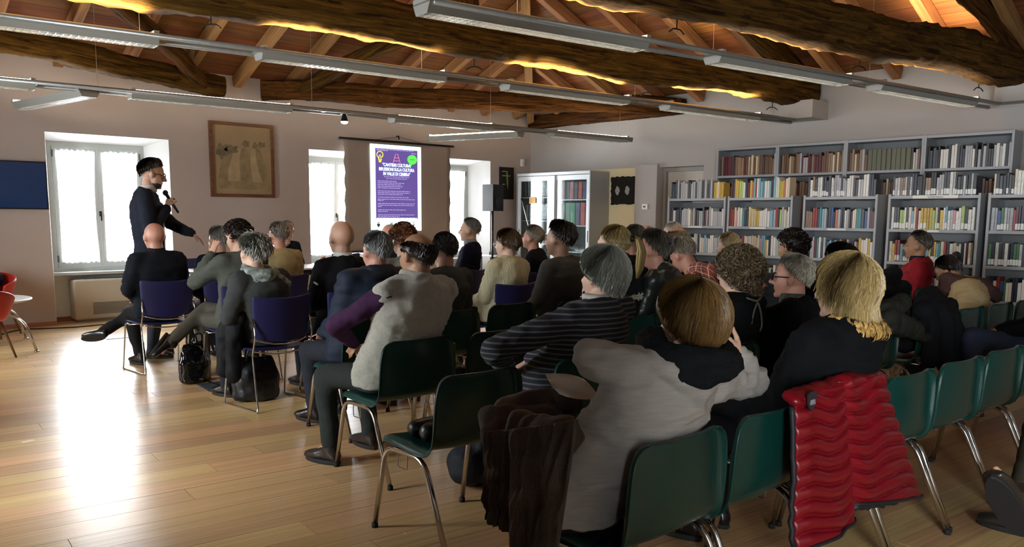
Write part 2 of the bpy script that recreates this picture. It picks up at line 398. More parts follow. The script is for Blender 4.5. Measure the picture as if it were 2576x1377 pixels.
# ---------------------------------------------------------------- roof: hipped, boarded, on rafters
APY = YW-(XR-XC)
def zr(s): return EAVE+PT*s
bm = BM(); ap = (XC, APY, zr(XR-XC)+.05); bk = (XC, YB-.3, zr(XR-XC)+.05)
def q4(*p): bm.faces.new([bm.verts.new(v) for v in p])
e = .05
q4((XL-.5, YW+.5, EAVE-.16), (XR+.5, YW+.5, EAVE-.16), ap); q4((XR+.5, YW+.5, EAVE-.16), (XR+.5, YB-.3, EAVE-.16), bk, ap); q4((XL-.5, YB-.3, EAVE-.16), (XL-.5, YW+.5, EAVE-.16), ap, bk)
ceiling = setp(obj('ceiling', bm, M_DARKGAP), kind='structure')
nrmW = Vector((0, PT, 1)).normalized()
bw = 0.24; smax = XR-XC; cosr = 1/math.sqrt(1+PT*PT); step = bw*cosr
def board(face, s0, s1):
    g = .004
    s0 += g; b2 = BM()
    if face == 'W': pts = [(XL+s0, YW-s0, zr(s0)), (XR-s0, YW-s0, zr(s0)), (XR-s1, YW-s1, zr(s1)), (XL+s1, YW-s1, zr(s1))]; n = Vector((0, PT, 1))
    elif face == 'R': pts = [(XR-s0, YW-s0, zr(s0)), (XR-s0, YB, zr(s0)), (XR-s1, YB, zr(s1)), (XR-s1, YW-s1, zr(s1))]; n = Vector((PT, 0, 1))
    else: pts = [(XL+s0, YB, zr(s0)), (XL+s0, YW-s0, zr(s0)), (XL+s1, YW-s1, zr(s1)), (XL+s1, YB, zr(s1))]; n = Vector((-PT, 0, 1))
    # local x runs along the board so that the grain follows it
    ang = 0 if face == 'W' else math.pi/2; org = Vector(pts[0]); R = Matrix.Rotation(-ang, 3, 'Z')
    loc = [R @ (Vector(p_)-org) for p_ in pts]
    prism(b2, loc, R @ (n.normalized()*.02)); o_ = obj('board', b2, M_BOARD, ceiling); o_.location = org; o_.rotation_euler = (0, 0, ang)
k = 0
while (k+1)*step < smax:
    for fc in 'WRL': board(fc, k*step, (k+1)*step)
    k += 1
def beam(name, p0, p1, w, h, m_, parent=None, rough=0.0, seed=0, seg=None, taper=1.0):
    """timber from p0 to p1 (centre line), width w, height h; local x runs along it"""
    p0, p1 = Vector(p0), Vector(p1); d = p1-p0; Ln = d.length
    x = d.normalized(); up = Vector((0, 0, 1)) if abs(x.z) < .95 else Vector((0, 1, 0)); y = up.cross(x).normalized(); z = x.cross(y)
    Mx = Matrix((x, y, z)).transposed().to_4x4(); Mx.translation = p0
    b2 = BM()
    if rough:
        n = seg or int(Ln/.055); R_ = []
        ring = [(-1, -.48), (-.66, -.95), (-.1, -1.02), (.7, -1), (1, -.72), (1, 0), (1, .72), (.78, 1), (0, 1.02), (-.78, 1), (-1, .72), (-1, 0)]
        for i in range(n+1):
            t_ = i/n; s_ = 1+(taper-1)*t_; cx_ = noise.noise(Vector((t_*Ln*.55+seed*5, 1.3, 0)))*rough*2.2; cz_ = noise.noise(Vector((t_*Ln*.55+seed*5, 7.7, 2)))*rough*2.2
            row = []
            for j, (a_, c_) in enumerate(ring):
                q = Vector((t_*Ln*2.2+seed*9, a_*1.6, c_*1.6)); f_ = 1+rough*5*noise.noise(q)+rough*3*noise.noise(q*3.3)+rough*1.6*noise.noise(Vector((q.x*9, q.y*4, q.z*4)))
                row.append(b2.verts.new((t_*Ln, cx_+a_*w/2*s_*f_, cz_+c_*h/2*s_*f_)))
            R_.append(row)
        for i in range(n):
            for j in range(12): b2.faces.new((R_[i][j], R_[i][(j+1) % 12], R_[i+1][(j+1) % 12], R_[i+1][j]))
        b2.faces.new(R_[0]); b2.faces.new(R_[-1][::-1])
    else: box(b2, 0, Ln, -w/2, w/2, -h/2, h/2, bev=.004)
    o_ = obj(name, b2, m_, None, bool(rough)); o_.matrix_world = Mx
    if parent: o_.parent = parent; o_.matrix_parent_inverse = parent.matrix_world.inverted()
    return o_
RH = .16; dz = RH/2/cosr+.012
x = XL+.45
while x < XR:
    s1 = min(x-XL, XR-x)-.05
    if s1 > .3: beam('rafter', (x, YW-.02, zr(.02)-dz), (x, YW-s1, zr(s1)-dz), .11, RH, M_RAFT, ceiling)
    x += .78
y = 4.78-.76*10
while y < YW-.4:
    if y > YB:
        s1 = min(YW-y, smax)-.05
        beam('rafter', (XR-.02, y, zr(.02)-dz), (XR-s1, y, zr(s1)-dz), .11, RH, M_RAFT, ceiling)
        beam('rafter', (XL+.02, y, zr(.02)-dz), (XL+s1, y, zr(s1)-dz), .11, RH, M_RAFT, ceiling)
    y += .76
for sx, xw in ((-1, XR), (1, XL)):
    beam('hip_rafter', (xw+sx*.1, YW-.1, zr(.1)-.17), (XC-sx*.05, APY+.05, zr(smax)-.17), .13, .24, M_RAFT, ceiling)
beam('ridge_beam', (XC, APY-.1, zr(smax)-.16), (XC, YB+.02, zr(smax)-.16), .16, .24, M_RAFT, ceiling)

def tag(o_, label, cat, group=None): return setp(o_, label, cat, group)
def truss(yr, yl, zb, seed, w, h, name, yk):
    """rough tie beam with king post and principal rafters"""
    def Y(x_): return yl+(yr-yl)*(x_-XL)/(XR-XL)
    t_ = empty('roof_truss', (XC, Y(XC), zb)); bpy.context.view_layer.update()
    beam('tie_beam', (XL+.02, Y(XL), zb+h/2), (XR-.04, Y(XR), zb+h/2), w, h, M_OLD, t_, rough=.035, seed=seed)
    beam('king_post', (XC, Y(XC), zb+h-.05), (XC, Y(XC), zr(smax)-.32), .2, .2, M_OLD, t_, rough=.02, seed=seed+1)
    for xe, sx in ((XR-.12, -1), (XL+.12, 1)):
        xk = XC-sx*.08
        beam('principal_rafter', (xe, Y(xe), zb+h-.02), (xk, Y(xk), zr(smax)-.42), .2, .24, M_OLD, t_, rough=.03, seed=seed+2+sx)
        xs = XC-sx*2.9; xs0 = XC-sx*.1
        beam('strut', (xs0, Y(xs0), zb+h+.45), (xs, Y(xs), zr(XR-XC-2.9)-.48), .14, .15, M_OLD, t_, rough=.02, seed=seed+5+sx)
    return tag(t_, name, 'roof truss')
T1 = truss(5.98, 6.98, 3.02, 3, .30, .34, 'dark old roof truss whose rough tie beam runs over the striped-sweater row', 6.5)
T2 = truss(3.28, 4.85, 2.99, 11, .34, .36, 'dark old roof truss nearest the red puffer jacket, tie beam with two pale lit patches', 4.2)
# diagonal ties of the hipped end, with the rafter rising from each
def diag(p0, p1, zc, seed, label, ra, rb_):
    p0, p1 = Vector(p0), Vector(p1); d = (p1-p0).normalized()
    t_ = empty('diagonal_tie', (p0.x, p0.y, zc)); bpy.context.view_layer.update()
    beam('tie_beam', (p0.x, p0.y, zc), (p1.x, p1.y, zc), .24, .27, M_OLD, t_, rough=.035, seed=seed)
    beam('principal_rafter', ra, rb_, .17, .19, M_OLD, t_, rough=.03, seed=seed+2)
    return tag(t_, label, 'roof beam')
diag((5.6, 11.55, 0), (11.1, 8.28, 0), 3.22, 21, 'dark diagonal tie beam from the window wall to the bookcase wall', (6.05, 11.34, 3.26), (7.25, 8.75, 4.22))
diag((4.95, 11.52, 0), (-.5, 9.1, 0), 3.22, 27, 'dark diagonal tie beam above the speaking man, ending near the window wall', (4.62, 11.30, 3.22), (1.75, 8.65, 4.22))
tag(beam('wall_plate', (XR-.1, 8.1, 3.22), (XR-.1, YW-.1, 3.22), .18, .24, M_OLD, rough=.02, seed=33), 'dark timber wall plate lying along the white wall above the glazed cabinet', 'beam')

# ---------------------------------------------------------------- light rails with louvred luminaires
M_ALU = mat('brushed_aluminium', '#9a9c99', 0.35, metal=0.6, var=.06, scale=20)
M_HOUS = mat('luminaire_grey', '#9fa19b', 0.38, metal=0.25)
M_LOUV = mat('louvre_silver', '#b9bdc0', 0.22, metal=0.9)
M_TUBE = mat('fluorescent_tube', '#ffeacb', 0.4, emit=TUBE_W)
def luminaire(par, u, v, w_, rot, Ln, up=0.0):
    bm = BM(); h = Ln/2
    for s in (-1, 1):
        prism(bm, [(-h, s*.112, .0), (-h, s*.075, -.075), (-h, s*.071, -.075), (-h, s*.106, .0)], (Ln, 0, 0))
    for s in (-1, 1): prism(bm, [(s*h, -.11, .0), (s*h, .11, .0), (s*h, .073, -.075), (s*h, -.073, -.075)], (-s*.006, 0, 0))
    for s in (-1, 1): box(bm, s*(h-.02)-.02, s*(h-.02)+.02, -.11, .11, -.012, .03)
    t_ = obj('luminaire', bm, M_HOUS, par); t_.location = (u, v, w_); t_.rotation_euler = (0, 0, rot)
    bm = BM(); n = int(Ln/.05)
    for k_ in range(1, n):
        xx = -h+k_*Ln/n; box(bm, xx-.0015, xx+.0015, -.072, .072, -.074, -.05)
    for yy in (-.0725, 0, .0725): box(bm, -h+.006, h-.006, yy-.0015, yy+.0015, -.075, -.048)
    obj('louvre', bm, M_LOUV, t_)
    bm = BM(); tube(bm, [(-h+.04, 0, .014), (h-.04, 0, .014)], .013, 8); obj('fluorescent_tube', bm, M_TUBE, t_, True)
    if up:      # the reflector throws a narrow warm beam up at the timber
        ld = bpy.data.lights.new('uplight', 'AREA'); ld.shape = 'RECTANGLE'; ld.size = Ln*.9; ld.size_y = .07; ld.energy = up*Ln; ld.color = (1, .74, .36); ld.spread = math.radians(75)
        lo = bpy.data.objects.new('uplight', ld); COL.objects.link(lo); lo.parent = t_; lo.location = (0, 0, .045); lo.rotation_euler = (math.pi, 0, 0)
    return t_
def rail(px0, px1, z, lams, label, up=0.0):
    A, B = Vector(at_z(*px0, z)), Vector(at_z(*px1, z)); d = (B-A); Ln = d.length; d.normalize(); ang = math.atan2(d.y, d.x)
    t_ = empty('light_rail', A, ang)
    for s in (-1, 1):
        bm = BM(); tube(bm, [(-1.2 if px0[0] < 50 else -.05, s*.115, 0), (Ln+(-.12 if s < 0 else .12), s*.115, 0)], .022, 10); obj('rail_tube', bm, M_ALU, t_, True)
    for u in np.arange(.3, Ln-.2, 1.55):
        bm = BM(); box(bm, u-.015, u+.015, -.115, .115, -.008, .008); obj('crossbar', bm, M_ALU, t_)
    for u in (Ln*.1, Ln*.37, Ln*.68, Ln*.98):
        top = zr(max(.4, min(XR-(A+d*u).x, (A+d*u).x-XL, YW-(A+d*u).y)))-z-.15
        bm = BM(); tube(bm, [(u, .115, .02), (u, .115, top)], .002, 4); obj('suspension_wire', bm, M_ALU, t_)
    tag(t_, label, 'light rail')
    def U(px):   # where the rail crosses that photo column
        lo, hi = -3.0, Ln+1
        for _ in range(50):
            mid = (lo+hi)/2
            if proj(A+d*mid)[0] < px: lo = mid
            else: hi = mid
        return lo
    for i, (a_, b_) in enumerate(lams):
        u0, u1 = U(a_), U(b_); luminaire(t_, (u0+u1)/2, 0, .012, 0, u1-u0, up)
    return A, d, ang, U, t_
R1 = rail((0, 47), (1995, 305), 2.80, [(-300, 392), (650, 1112), (1270, 1572), (1672, 1900)], 'long double-tube light rail hung under the middle truss', 20.0)
R2 = rail((0, 203), (1590, 352), 2.70, [(-200, 85), (325, 728), (985, 1232), (1386, 1570)], 'long double-tube light rail hung before the window wall')
R3 = rail((1085, 15), (2500, 266), 2.80, [(1060, 1612), (1792, 2122), (2200, 2440)], 'long double-tube light rail hung under the truss above the red jacket', 20.0)
A0, d0, ang0, U0, rail2 = R2
for pa, pb in (((225, 228), (55, 262)), ((1310, 334), (1085, 346))):      # two luminaires set across the rail
    A, B = Vector(at_z(*pa, 2.69)), Vector(at_z(*pb, 2.69)); d = B-A; c = (A+B)/2-A0
    cu = c.dot(d0); cv = c.dot(Vector((-d0.y, d0.x, 0)))
    luminaire(rail2, cu, cv, .0, math.atan2(d.y, d.x)-ang0, d.length)
# small spotlight clamped to the window-side rail
u = U0(866)
bm = BM(); box(bm, -.05, .05, -.03, .03, .0, .05, bev=.006); lathe(bm, [(.02, .0), (.03, -.02), (.04, -.06), (.047, -.085)], 16)
sp = obj('spotlight', bm, M_BLACK, rail2); sp.location = (u, 0, -.02)
bm = BM(); lathe(bm, [(.03, -.075), (.044, -.09), (.036, -.105), (.008, -.115)], 16); obj('bulb', bm, mat('bulb_light', '#fff4e6', .3, emit=60), sp, True)
# forked iron hooks under the tie beams
hk = [((530, 38), 6.79), ((1193, 150), 6.6), ((1630, 218), 6.4), ((1943, 257), 6.2), ((2163, 148), 3.96), ((2463, 205), 3.6), ((1703, 50), 4.25)]
proto = None
for i, (pxy, yy) in enumerate(hk):
    p_ = at_z(*pxy, 3.03)
    t_ = empty('iron_hook', p_, math.radians(-50+i*7))
    bm = BM(); tube(bm, [(0, 0, .06), (0, 0, -.075)], .006, 6); obj('stem', bm, M_BLACK, t_)
    for s in (-1, 1):
        bm = BM(); tube(bm, rounded([(0, 0, -.07), (s*.04, 0, -.072), (s*.085, 0, -.105)], .02), .006, 6); obj('arm', bm, M_BLACK, t_)
    tag(t_, 'forked black iron hook hanging under the '+('middle truss beam' if i < 4 else 'beam with two pale lit patches'), 'hook', 'iron hooks under the middle beam' if i < 4 else 'iron hooks under the near beam')
# ---------------------------------------------------------------- furniture: bookcases and books
M_SHELF = mat('shelf_grey', '#9a9ea2', 0.45, metal=0.2, var=.03, scale=4)
M_SHELFD = mat('shelf_back', '#6d7072', 0.6)
M_CARD = mat('card_white', '#e6e6e0', 0.7)
def bookcase(name, label, group, x0, x1, y0, y1, h, boards, back=True):
    """open steel bookcase: front at x0, runs along y"""
    t_ = empty(name, ((x0+x1)/2, (y0+y1)/2, 0)); o = Vector((-(x0+x1)/2, -(y0+y1)/2, 0))
    def pt(n_, q, m_, par=t_, bev=0):
        bm = BM(); box(bm, *q, bev=bev); bmesh.ops.translate(bm, vec=o, verts=bm.verts); return obj(n_, bm, m_, par)
    for ya, yb in ((y0, y0+.028), (y1-.028, y1)): pt('side_panel', (x0, x1, ya, yb, 0, h), M_SHELF, bev=.003)
    for z in boards: pt('shelf', (x0+.003, x1-.003, y0+.0285, y1-.0285, z-.032, z), M_SHELF)
    if back: pt('back_panel', (x1-.012, x1-.003, y0+.0285, y1-.0285, .02, h-.02), M_SHELFD)
    else: pt('centre_rail', ((x0+x1)/2-.006, (x0+x1)/2+.006, y0+.0285, y1-.0285, .3, boards[0]-.05), M_SHELFD)
    setp(t_, label, 'bookcase', group)
    return t_, o, pt
TALL = [(7.30, 6.29), (6.29, 5.28), (5.28, 4.27), (4.27, 3.26)]
tl = ['tall grey steel bookcase against the wall, end unit beside the door', 'tall grey steel bookcase against the wall, second unit from the door', 'tall grey steel bookcase against the wall holding a set of olive volumes', 'tall grey steel bookcase against the wall, end unit farthest from the door']
TB = [2.075, 1.70, 1.33, .96, .59, .22]
for (a, b), lb in zip(TALL, tl):
    t_, o, pt = bookcase('tall_bookcase', lb, 'tall bookcases along the wall', 10.90, 11.20, b+.0005, a-.0005, 2.49, [2.485]+TB)
LOW = [(7.14, 6.20), (6.17, 5.24), (5.10, 4.19), (4.07, 3.11), (3.04, 2.10), (1.98, 1.04)]
ll = ['low grey steel bookcase standing in front of the grey door', 'low grey steel bookcase next to the one before the door, bright spines on its top', 'low grey steel bookcase behind the curly dark-haired head', 'low grey steel bookcase behind the man in the red jacket, with a long paper sign', 'low grey steel bookcase behind the woman in the brown scarf', 'low grey steel bookcase at the end of the row, past the brown scarf']
LB = [1.705, 1.335, .97, .605, .24]
for (a, b), lb in zip(LOW, ll):
    t_, o, pt = bookcase('low_bookcase', lb, 'low bookcases in a row', 9.5, 10.05, b, a, 1.725, LB, back=False)
    if 'long paper sign' in lb:
        s_ = pt('paper_sign', (9.490, 9.4995, 3.33, 3.80, 1.672, 1.708), M_CARD)
        tx = bpy.data.curves.new('t', 'FONT'); tx.body = 'Letteratura'; tx.size = .034; tx.align_x = 'CENTER'; tx.align_y = 'CENTER'
        to = bpy.data.objects.new('t', tx); COL.objects.link(to); dg = bpy.context.evaluated_depsgraph_get(); me = bpy.data.meshes.new_from_object(to.evaluated_get(dg)); bpy.data.objects.remove(to)
        w_ = link('lettering', me, s_, mat('ink_dark', '#333333', .8)); w_.location = Vector((9.4885, 3.56, 1.69))+o; w_.rotation_euler = (math.pi/2, 0, -math.pi/2)
        pt('paper_sign', (9.492, 9.4995, 3.5, 3.62, 1.307, 1.33), M_CARD)
    else: pt('paper_sign', (9.492, 9.4995, b+.35, b+.58, 1.307, 1.33), M_CARD)
# book: one shared mesh with a rounded spine, colour and label come from the object
bm = BM(); prism(bm, [(-.5, -.42, -.5), (-.46, -.5, -.5), (.5, -.5, -.5), (.5, .5, -.5), (-.46, .5, -.5), (-.5, .42, -.5)], (0, 0, 1)); bookm = bpy.data.meshes.new('book'); bm.normal_update(); bmesh.ops.recalc_face_normals(bm, faces=bm.faces); bm.to_mesh(bookm); bm.free()
def book_mat(name, attr):
    M, N, L, p = nodes_mat(name)
    if attr: src = N.new('ShaderNodeAttribute'); src.attribute_name = 'Col'; col = src.outputs['Color']
    else: src = N.new('ShaderNodeObjectInfo'); col = src.outputs['Color']
    p.inputs['Roughness'].default_value = .35
    if attr: L.new(col, p.inputs['Base Color']); return M
    tc = N.new('ShaderNodeTexCoord'); sx = N.new('ShaderNodeSeparateXYZ'); L.new(tc.outputs['Object'], sx.inputs[0])
    def cmp(op, v, s_):
        n = N.new('ShaderNodeMath'); n.operation = op; n.inputs[1].default_value = v; L.new(s_, n.inputs[0]); return n.outputs[0]
    def mul(a_, b_):
        n = N.new('ShaderNodeMath'); n.operation = 'MULTIPLY'; L.new(a_, n.inputs[0]); L.new(b_, n.inputs[1]); return n.outputs[0]
    band = mul(mul(cmp('GREATER_THAN', -.45, sx.outputs[2]), cmp('LESS_THAN', -.20, sx.outputs[2])), cmp('LESS_THAN', -.45, sx.outputs[0]))
    lab = mul(band, cmp('GREATER_THAN', .3, src.outputs['Random']))
    nz = N.new('ShaderNodeTexNoise'); nz.inputs['Scale'].default_value = 5; L.new(tc.outputs['Object'], nz.inputs['Vector'])
    mr = N.new('ShaderNodeMapRange'); mr.inputs[1].default_value = .62; mr.inputs[2].default_value = .64; L.new(nz.outputs['Fac'], mr.inputs[0])
    pr = mul(mr.outputs[0], cmp('LESS_THAN', -.45, sx.outputs[0]))
    m0 = N.new('ShaderNodeMix'); m0.data_type = 'RGBA'; L.new(pr, m0.inputs[0]); L.new(col, m0.inputs[6])
    hs = N.new('ShaderNodeHueSaturation'); hs.inputs['Value'].default_value = .55; L.new(col, hs.inputs['Color']); L.new(hs.outputs[0], m0.inputs[7])
    m1_ = N.new('ShaderNodeMix'); m1_.data_type = 'RGBA'; L.new(lab, m1_.inputs[0]); L.new(m0.outputs[2], m1_.inputs[6]); m1_.inputs[7].default_value = (.72, .72, .69, 1)
    L.new(m1_.outputs[2], p.inputs['Base Color'])
    return M
M_BOOK, M_BOOKS = book_mat('book_cover', False), book_mat('book_covers_far', True)
bookm.materials.append(M_BOOK)
PAL = {'white': '#d9d8d0', 'cream': '#cfc6a8', 'pale grey': '#a9abad', 'dark grey': '#3b3e43', 'navy': '#20283a', 'black': '#15161a', 'red': '#8e2a26', 'orange': '#b5683a', 'yellow': '#c4a544', 'green': '#3c6e45', 'light blue': '#7fa9b8', 'blue': '#2c4f86', 'brown': '#6a4c36', 'olive': '#55583e', 'maroon': '#58202a', 'pink': '#c08a92', 'lime': '#a5be6a', 'teal': '#3c8288', 'tan': '#8c735a'}
MIXES = {'light': ['white']*7+['cream']*4+['pale grey']*4+['light blue', 'pink', 'lime', 'yellow', 'red', 'teal', 'navy', 'dark grey'],
         'grey': ['pale grey']*7+['white']*3+['dark grey']*5+['navy']*3+['black']*2+['tan', 'maroon'],
         'mixed': ['white']*4+['pale grey']*3+['dark grey']*3+['navy']*4+['red', 'orange', 'yellow', 'green', 'light blue', 'blue', 'maroon', 'teal', 'cream', 'black'],
         'bright': ['white']*3+['light blue']*3+['yellow']*3+['red']*2+['orange', 'teal', 'lime', 'navy', 'navy', 'cream', 'maroon', 'dark grey'],
         'old': ['brown']*5+['tan']*6+['maroon']*3+['dark grey']*3+['cream']*3+['black']*2+['pale grey']*2,
         'olive': ['olive']*12+['tan'], 'dark': ['dark grey']*5+['navy']*4+['black']*3+['white']*3+['pale grey']*3+['green', 'cream']}
rb = random.Random(21); BOOKS = []
def shelf_row(x0, ya, yb, z, mix, hmin, hmax, wmin, wmax, fill, where, rank, lean=.12, special=None):
    y = ya-.034
    end = ya-(ya-yb)*fill
    while y > max(end, yb+.06):
        w_ = rb.uniform(wmin, wmax); c = rb.choice(MIXES[mix]); h_ = rb.uniform(hmin, hmax)
        if rb.random() < .16 and BOOKS and BOOKS[-1]['where'] == where: c = BOOKS[-1]['c']; h_ = BOOKS[-1]['s'][2]*rb.uniform(.98, 1.02)
        if special: c, w_, h_ = special(y, c, w_, h_)
        if y-w_ < yb+.034: break
        BOOKS.append(dict(p=(x0+.02+rb.uniform(0, .012)+.075, y-w_/2, z+h_/2+.0008), s=(.15, w_-.0015, h_), c=c, where=where, rank=rank, lean=0))
        y -= w_
LM = [['grey', 'grey', 'light', 'grey'], ['bright', 'light', 'light', 'mixed'], ['grey', 'mixed', 'mixed', 'mixed'], ['grey', 'light', 'bright', 'mixed'], ['dark', 'mixed', 'dark', 'mixed'], ['mixed', 'mixed', 'dark', 'mixed']]
shn = ['on top', 'on the upper shelf', 'on the middle shelf', 'on the lower shelf']
wh = ['of the bookcase before the door', 'of the bookcase beside the one before the door', 'of the bookcase behind the curly dark head', 'of the bookcase behind the red-jacketed man', 'of the bookcase behind the brown scarf', 'of the end bookcase']
for ui, (a, b) in enumerate(LOW):
    for si in range(4):
        tallb = si == 0
        def spc(y, c, w_, h_, ui=ui, si=si):
            if ui == 0 and si == 0 and y < 6.42: return 'yellow' if rb.random() < .8 else 'cream', w_, h_
            if ui == 3 and si == 1 and 3.60 < y < 3.73: return 'yellow', w_, .235
            if ui == 1 and si == 1 and y > 6.09: return 'red', w_, h_
            if ui == 2 and si == 1 and y > 4.9: return 'red' if rb.random() < .35 else rb.choice(['tan', 'white', 'navy']), w_, h_
            return c, w_, h_
        shelf_row(9.5, a, b, LB[si], LM[ui][si], .19, .255, .019, .036, rb.uniform(.94, 1.0) if si else .97, '%s %s' % (shn[si], wh[ui]), ui*1.0+ (0 if si < 3 else -3), special=spc)
def ol(y, c, w_, h_):
    return ('olive', .062, .275) if 4.45 < y < 5.02 else (rb.choice(MIXES['old']), w_, h_)
wt = ['of the tall bookcase beside the door', 'of the second tall bookcase from the door', 'of the tall bookcase with the olive set', 'of the last tall bookcase']
for ui, (a, b) in enumerate(TALL):
    shelf_row(10.92, a, b, TB[0], ['old', 'old', 'old', 'grey'][ui], .21, .30, .022, .040, [1, 1, 1, 1][ui], 'on the top shelf '+wt[ui], ui-2.2, special=ol if ui == 2 else None)
BOOKS.sort(key=lambda d: -d['rank'])
def book_label(d): return '%s book standing %s' % (d['c'], d['where'])
for d in BOOKS[:298]:
    o = bpy.data.objects.new('book', bookm); COL.objects.link(o); o.location = d['p']; o.scale = d['s']
    v = rb.uniform(.85, 1.15); o.color = (*[min(1, q*v) for q in lin(PAL[d['c']])], 1)
    setp(o, book_label(d), 'book', '%s books %s' % (d['c'], d['where']))
# the books past that count, and the rows on the far sides, as one mass
bm = BM(); cols = []
def addb(p_, s_, c):
    prism(bm, [Vector((p_[0]+u*s_[0], p_[1]+v*s_[1], p_[2]-.5*s_[2])) for u, v in ((-.5, -.42), (-.46, -.5), (.5, -.5), (.5, .5), (-.46, .5), (-.5, .42))], (0, 0, s_[2])); cols.append(c)
for d in BOOKS[298:]: addb(d['p'], d['s'], lin(PAL[d['c']]))
for (a, b) in LOW:
    for z in LB[1:4]:
        y = a-.05
        while y > b+.08:
            w_ = rb.uniform(.025, .05); h_ = rb.uniform(.2, .27)
            if rb.random() < .86: addb((9.95, y-w_/2, z+h_/2+.001), (.16, w_-.002, h_), lin(PAL[rb.choice(MIXES['dark'])]))
            y -= w_
for (a, b) in TALL:
    for z in TB[1:3]:
        y = a-.05
        while y > b+.08:
            w_ = rb.uniform(.025, .05); h_ = rb.uniform(.2, .28); addb((11.0, y-w_/2, z+h_/2+.001), (.16, w_-.002, h_), lin(PAL[rb.choice(MIXES['old'])])); y -= w_
o = obj('book_rows', bm, M_BOOKS); ca = o.data.color_attributes.new('Col', 'FLOAT_COLOR', 'CORNER')
buf = np.ones((len(o.data.loops), 4), np.float32); li = 0
nl = len(o.data.loops)//len(cols)
for i, c in enumerate(cols): buf[i*nl:(i+1)*nl, :3] = c
ca.data.foreach_set('color', buf.ravel())
setp(o, 'dense rows of library books filling the farther and lower shelves', 'books', kind='stuff')

# ---------------------------------------------------------------- glazed cabinet with binders and magazines
CX0, CX1, CY0, CY1, CH = 10.70, 11.20, 9.70, 11.57, 2.235
M_CAB = mat('cabinet_white', '#cfd6da', 0.35, var=.02, scale=3); M_CABS = mat('cabinet_grey', '#9b9f9d', 0.45)
cab = empty('glazed_cabinet', ((CX0+CX1)/2, (CY0+CY1)/2, 0)); co = Vector((-(CX0+CX1)/2, -(CY0+CY1)/2, 0))
def cpt(n_, q, m_, par=cab, bev=0):
    bm = BM()
    for qq in (q if isinstance(q, list) else [q]): box(bm, *qq, bev=bev)
    bmesh.ops.translate(bm, vec=co, verts=bm.verts); return obj(n_, bm, m_, par)
for q in ((CX0, CX1, CY0, CY0+.025, 0, CH), (CX0, CX1, CY1-.025, CY1, 0, CH)): cpt('side_panel', q, M_CABS, bev=.003)
cpt('top_panel', (CX0, CX1, CY0+.0255, CY1-.0255, CH-.05, CH), M_CAB); cpt('base_panel', (CX0, CX1, CY0+.0255, CY1-.0255, 0, .1), M_CAB); cpt('back_panel', (CX1-.02, CX1-.005, CY0+.0255, CY1-.0255, .1, CH-.05), M_CABS)
YM = 10.60
CSZ = {'L': [1.80, 1.37, .94, .5], 'R': [1.75, 1.29, .82, .4]}
for z in CSZ['L']: cpt('shelf', (CX0+.09, CX1-.03, YM+.02, CY1-.03, z-.02, z), M_CAB)
for z in CSZ['R']: cpt('shelf', (CX0+.09, CX1-.03, CY0+.03, YM+.005, z-.02, z), M_CAB)
cpt('divider', (CX0+.1, CX1-.03, YM+.006, YM+.019, .1, CH-.05), M_CABS)
M_CG, N, L, p = nodes_mat('cabinet_glass'); N.remove(p)
t = N.new('ShaderNodeBsdfTransparent'); t.inputs[0].default_value = (.82, .86, .86, 1); g = N.new('ShaderNodeBsdfGlossy'); g.inputs['Roughness'].default_value = .04
mx = N.new('ShaderNodeMixShader'); mx.inputs[0].default_value = .055; L.new(t.outputs[0], mx.inputs[1]); L.new(g.outputs[0], mx.inputs[2]); L.new(mx.outputs[0], N['Material Output'].inputs[0])
for (ya, yb, xf, hy) in ((YM-.03, CY1-.03, CX0+.005, CY1-.075), (CY0+.03, YM+.03, CX0+.035, CY0+.07)):
    f = .085
    dd = cpt('sliding_door', [(xf, xf+.022, ya, ya+f, .11, CH-.06), (xf, xf+.022, yb-f, yb, .11, CH-.06), (xf, xf+.022, ya+f, yb-f, CH-.06-f, CH-.06), (xf, xf+.022, ya+f, yb-f, .11, .11+f)], M_CAB)
    cpt('pane', (xf+.009, xf+.013, ya+f-.005, yb-f+.005, .11+f-.005, CH-.055-f), M_CG, dd); cpt('finger_pull', (xf-.003, xf+.001, hy-.008, hy+.008, 1.0, 1.2), M_BLACK, dd)
cpt('sticker', (CX0+.001, CX0+.0045, 11.05, 11.22, 1.68, 1.80), mat('sticker_ochre', '#c79c56', .7))
setp(cab, 'white and grey glazed cabinet with sliding doors by the room corner', 'cabinet')
bcols = [('dark red', '#6e2420'), ('navy', '#2b3145'), ('pale red', '#b1595c'), ('slate', '#41434f'), ('orange red', '#b8432c'), ('slate blue', '#3b4765'), ('green', '#2f6a52'),
         ('deep green', '#28503f'), ('bottle green', '#2f6a4f'), ('bright green', '#3f8a62'), ('grey violet', '#54546f'), ('coral', '#b84a48'), ('brick red', '#b0403f')]
def cab_item(name, x0, x1, y0, y1, z0, z1, colr, label, cat, group, tilt=0, lab=True):
    t_ = empty(name, ((x0+x1)/2, (y0+y1)/2, z0)); bm = BM(); dx, dy = (x1-x0)/2, (y1-y0)/2
    box(bm, -dx, dx, -dy, dy, 0, z1-z0, bev=.003); obj('cover', bm, mat('binder_'+colr[1:], colr, .5), t_)
    if lab:
        bm = BM(); box(bm, -dx-.002, -dx-.0002, -dy*.6, dy*.6, (z1-z0)*.62, (z1-z0)*.8); obj('spine_label', bm, mat('binder_lab', '#b9b4a4', .7), t_)
    t_.rotation_euler = (tilt, 0, 0); return setp(t_, label, cat, group)
y = 10.50
for i in range(13):
    top = i < 7; w_ = .098 if top else .118
    if i == 7: y = 10.52
    z0 = CSZ['R'][0] if top else CSZ['R'][1]; hgt = .31 if top else .40
    cab_item('ring_binder', CX0+.12, CX0+.40, y-w_+.004, y-.002, z0+.001, z0+hgt, bcols[i][1], '%s ring binder on the %s shelf of the glazed cabinet' % (bcols[i][0], 'upper' if top else 'second'), 'binder', None, lab=False); y -= w_+.004
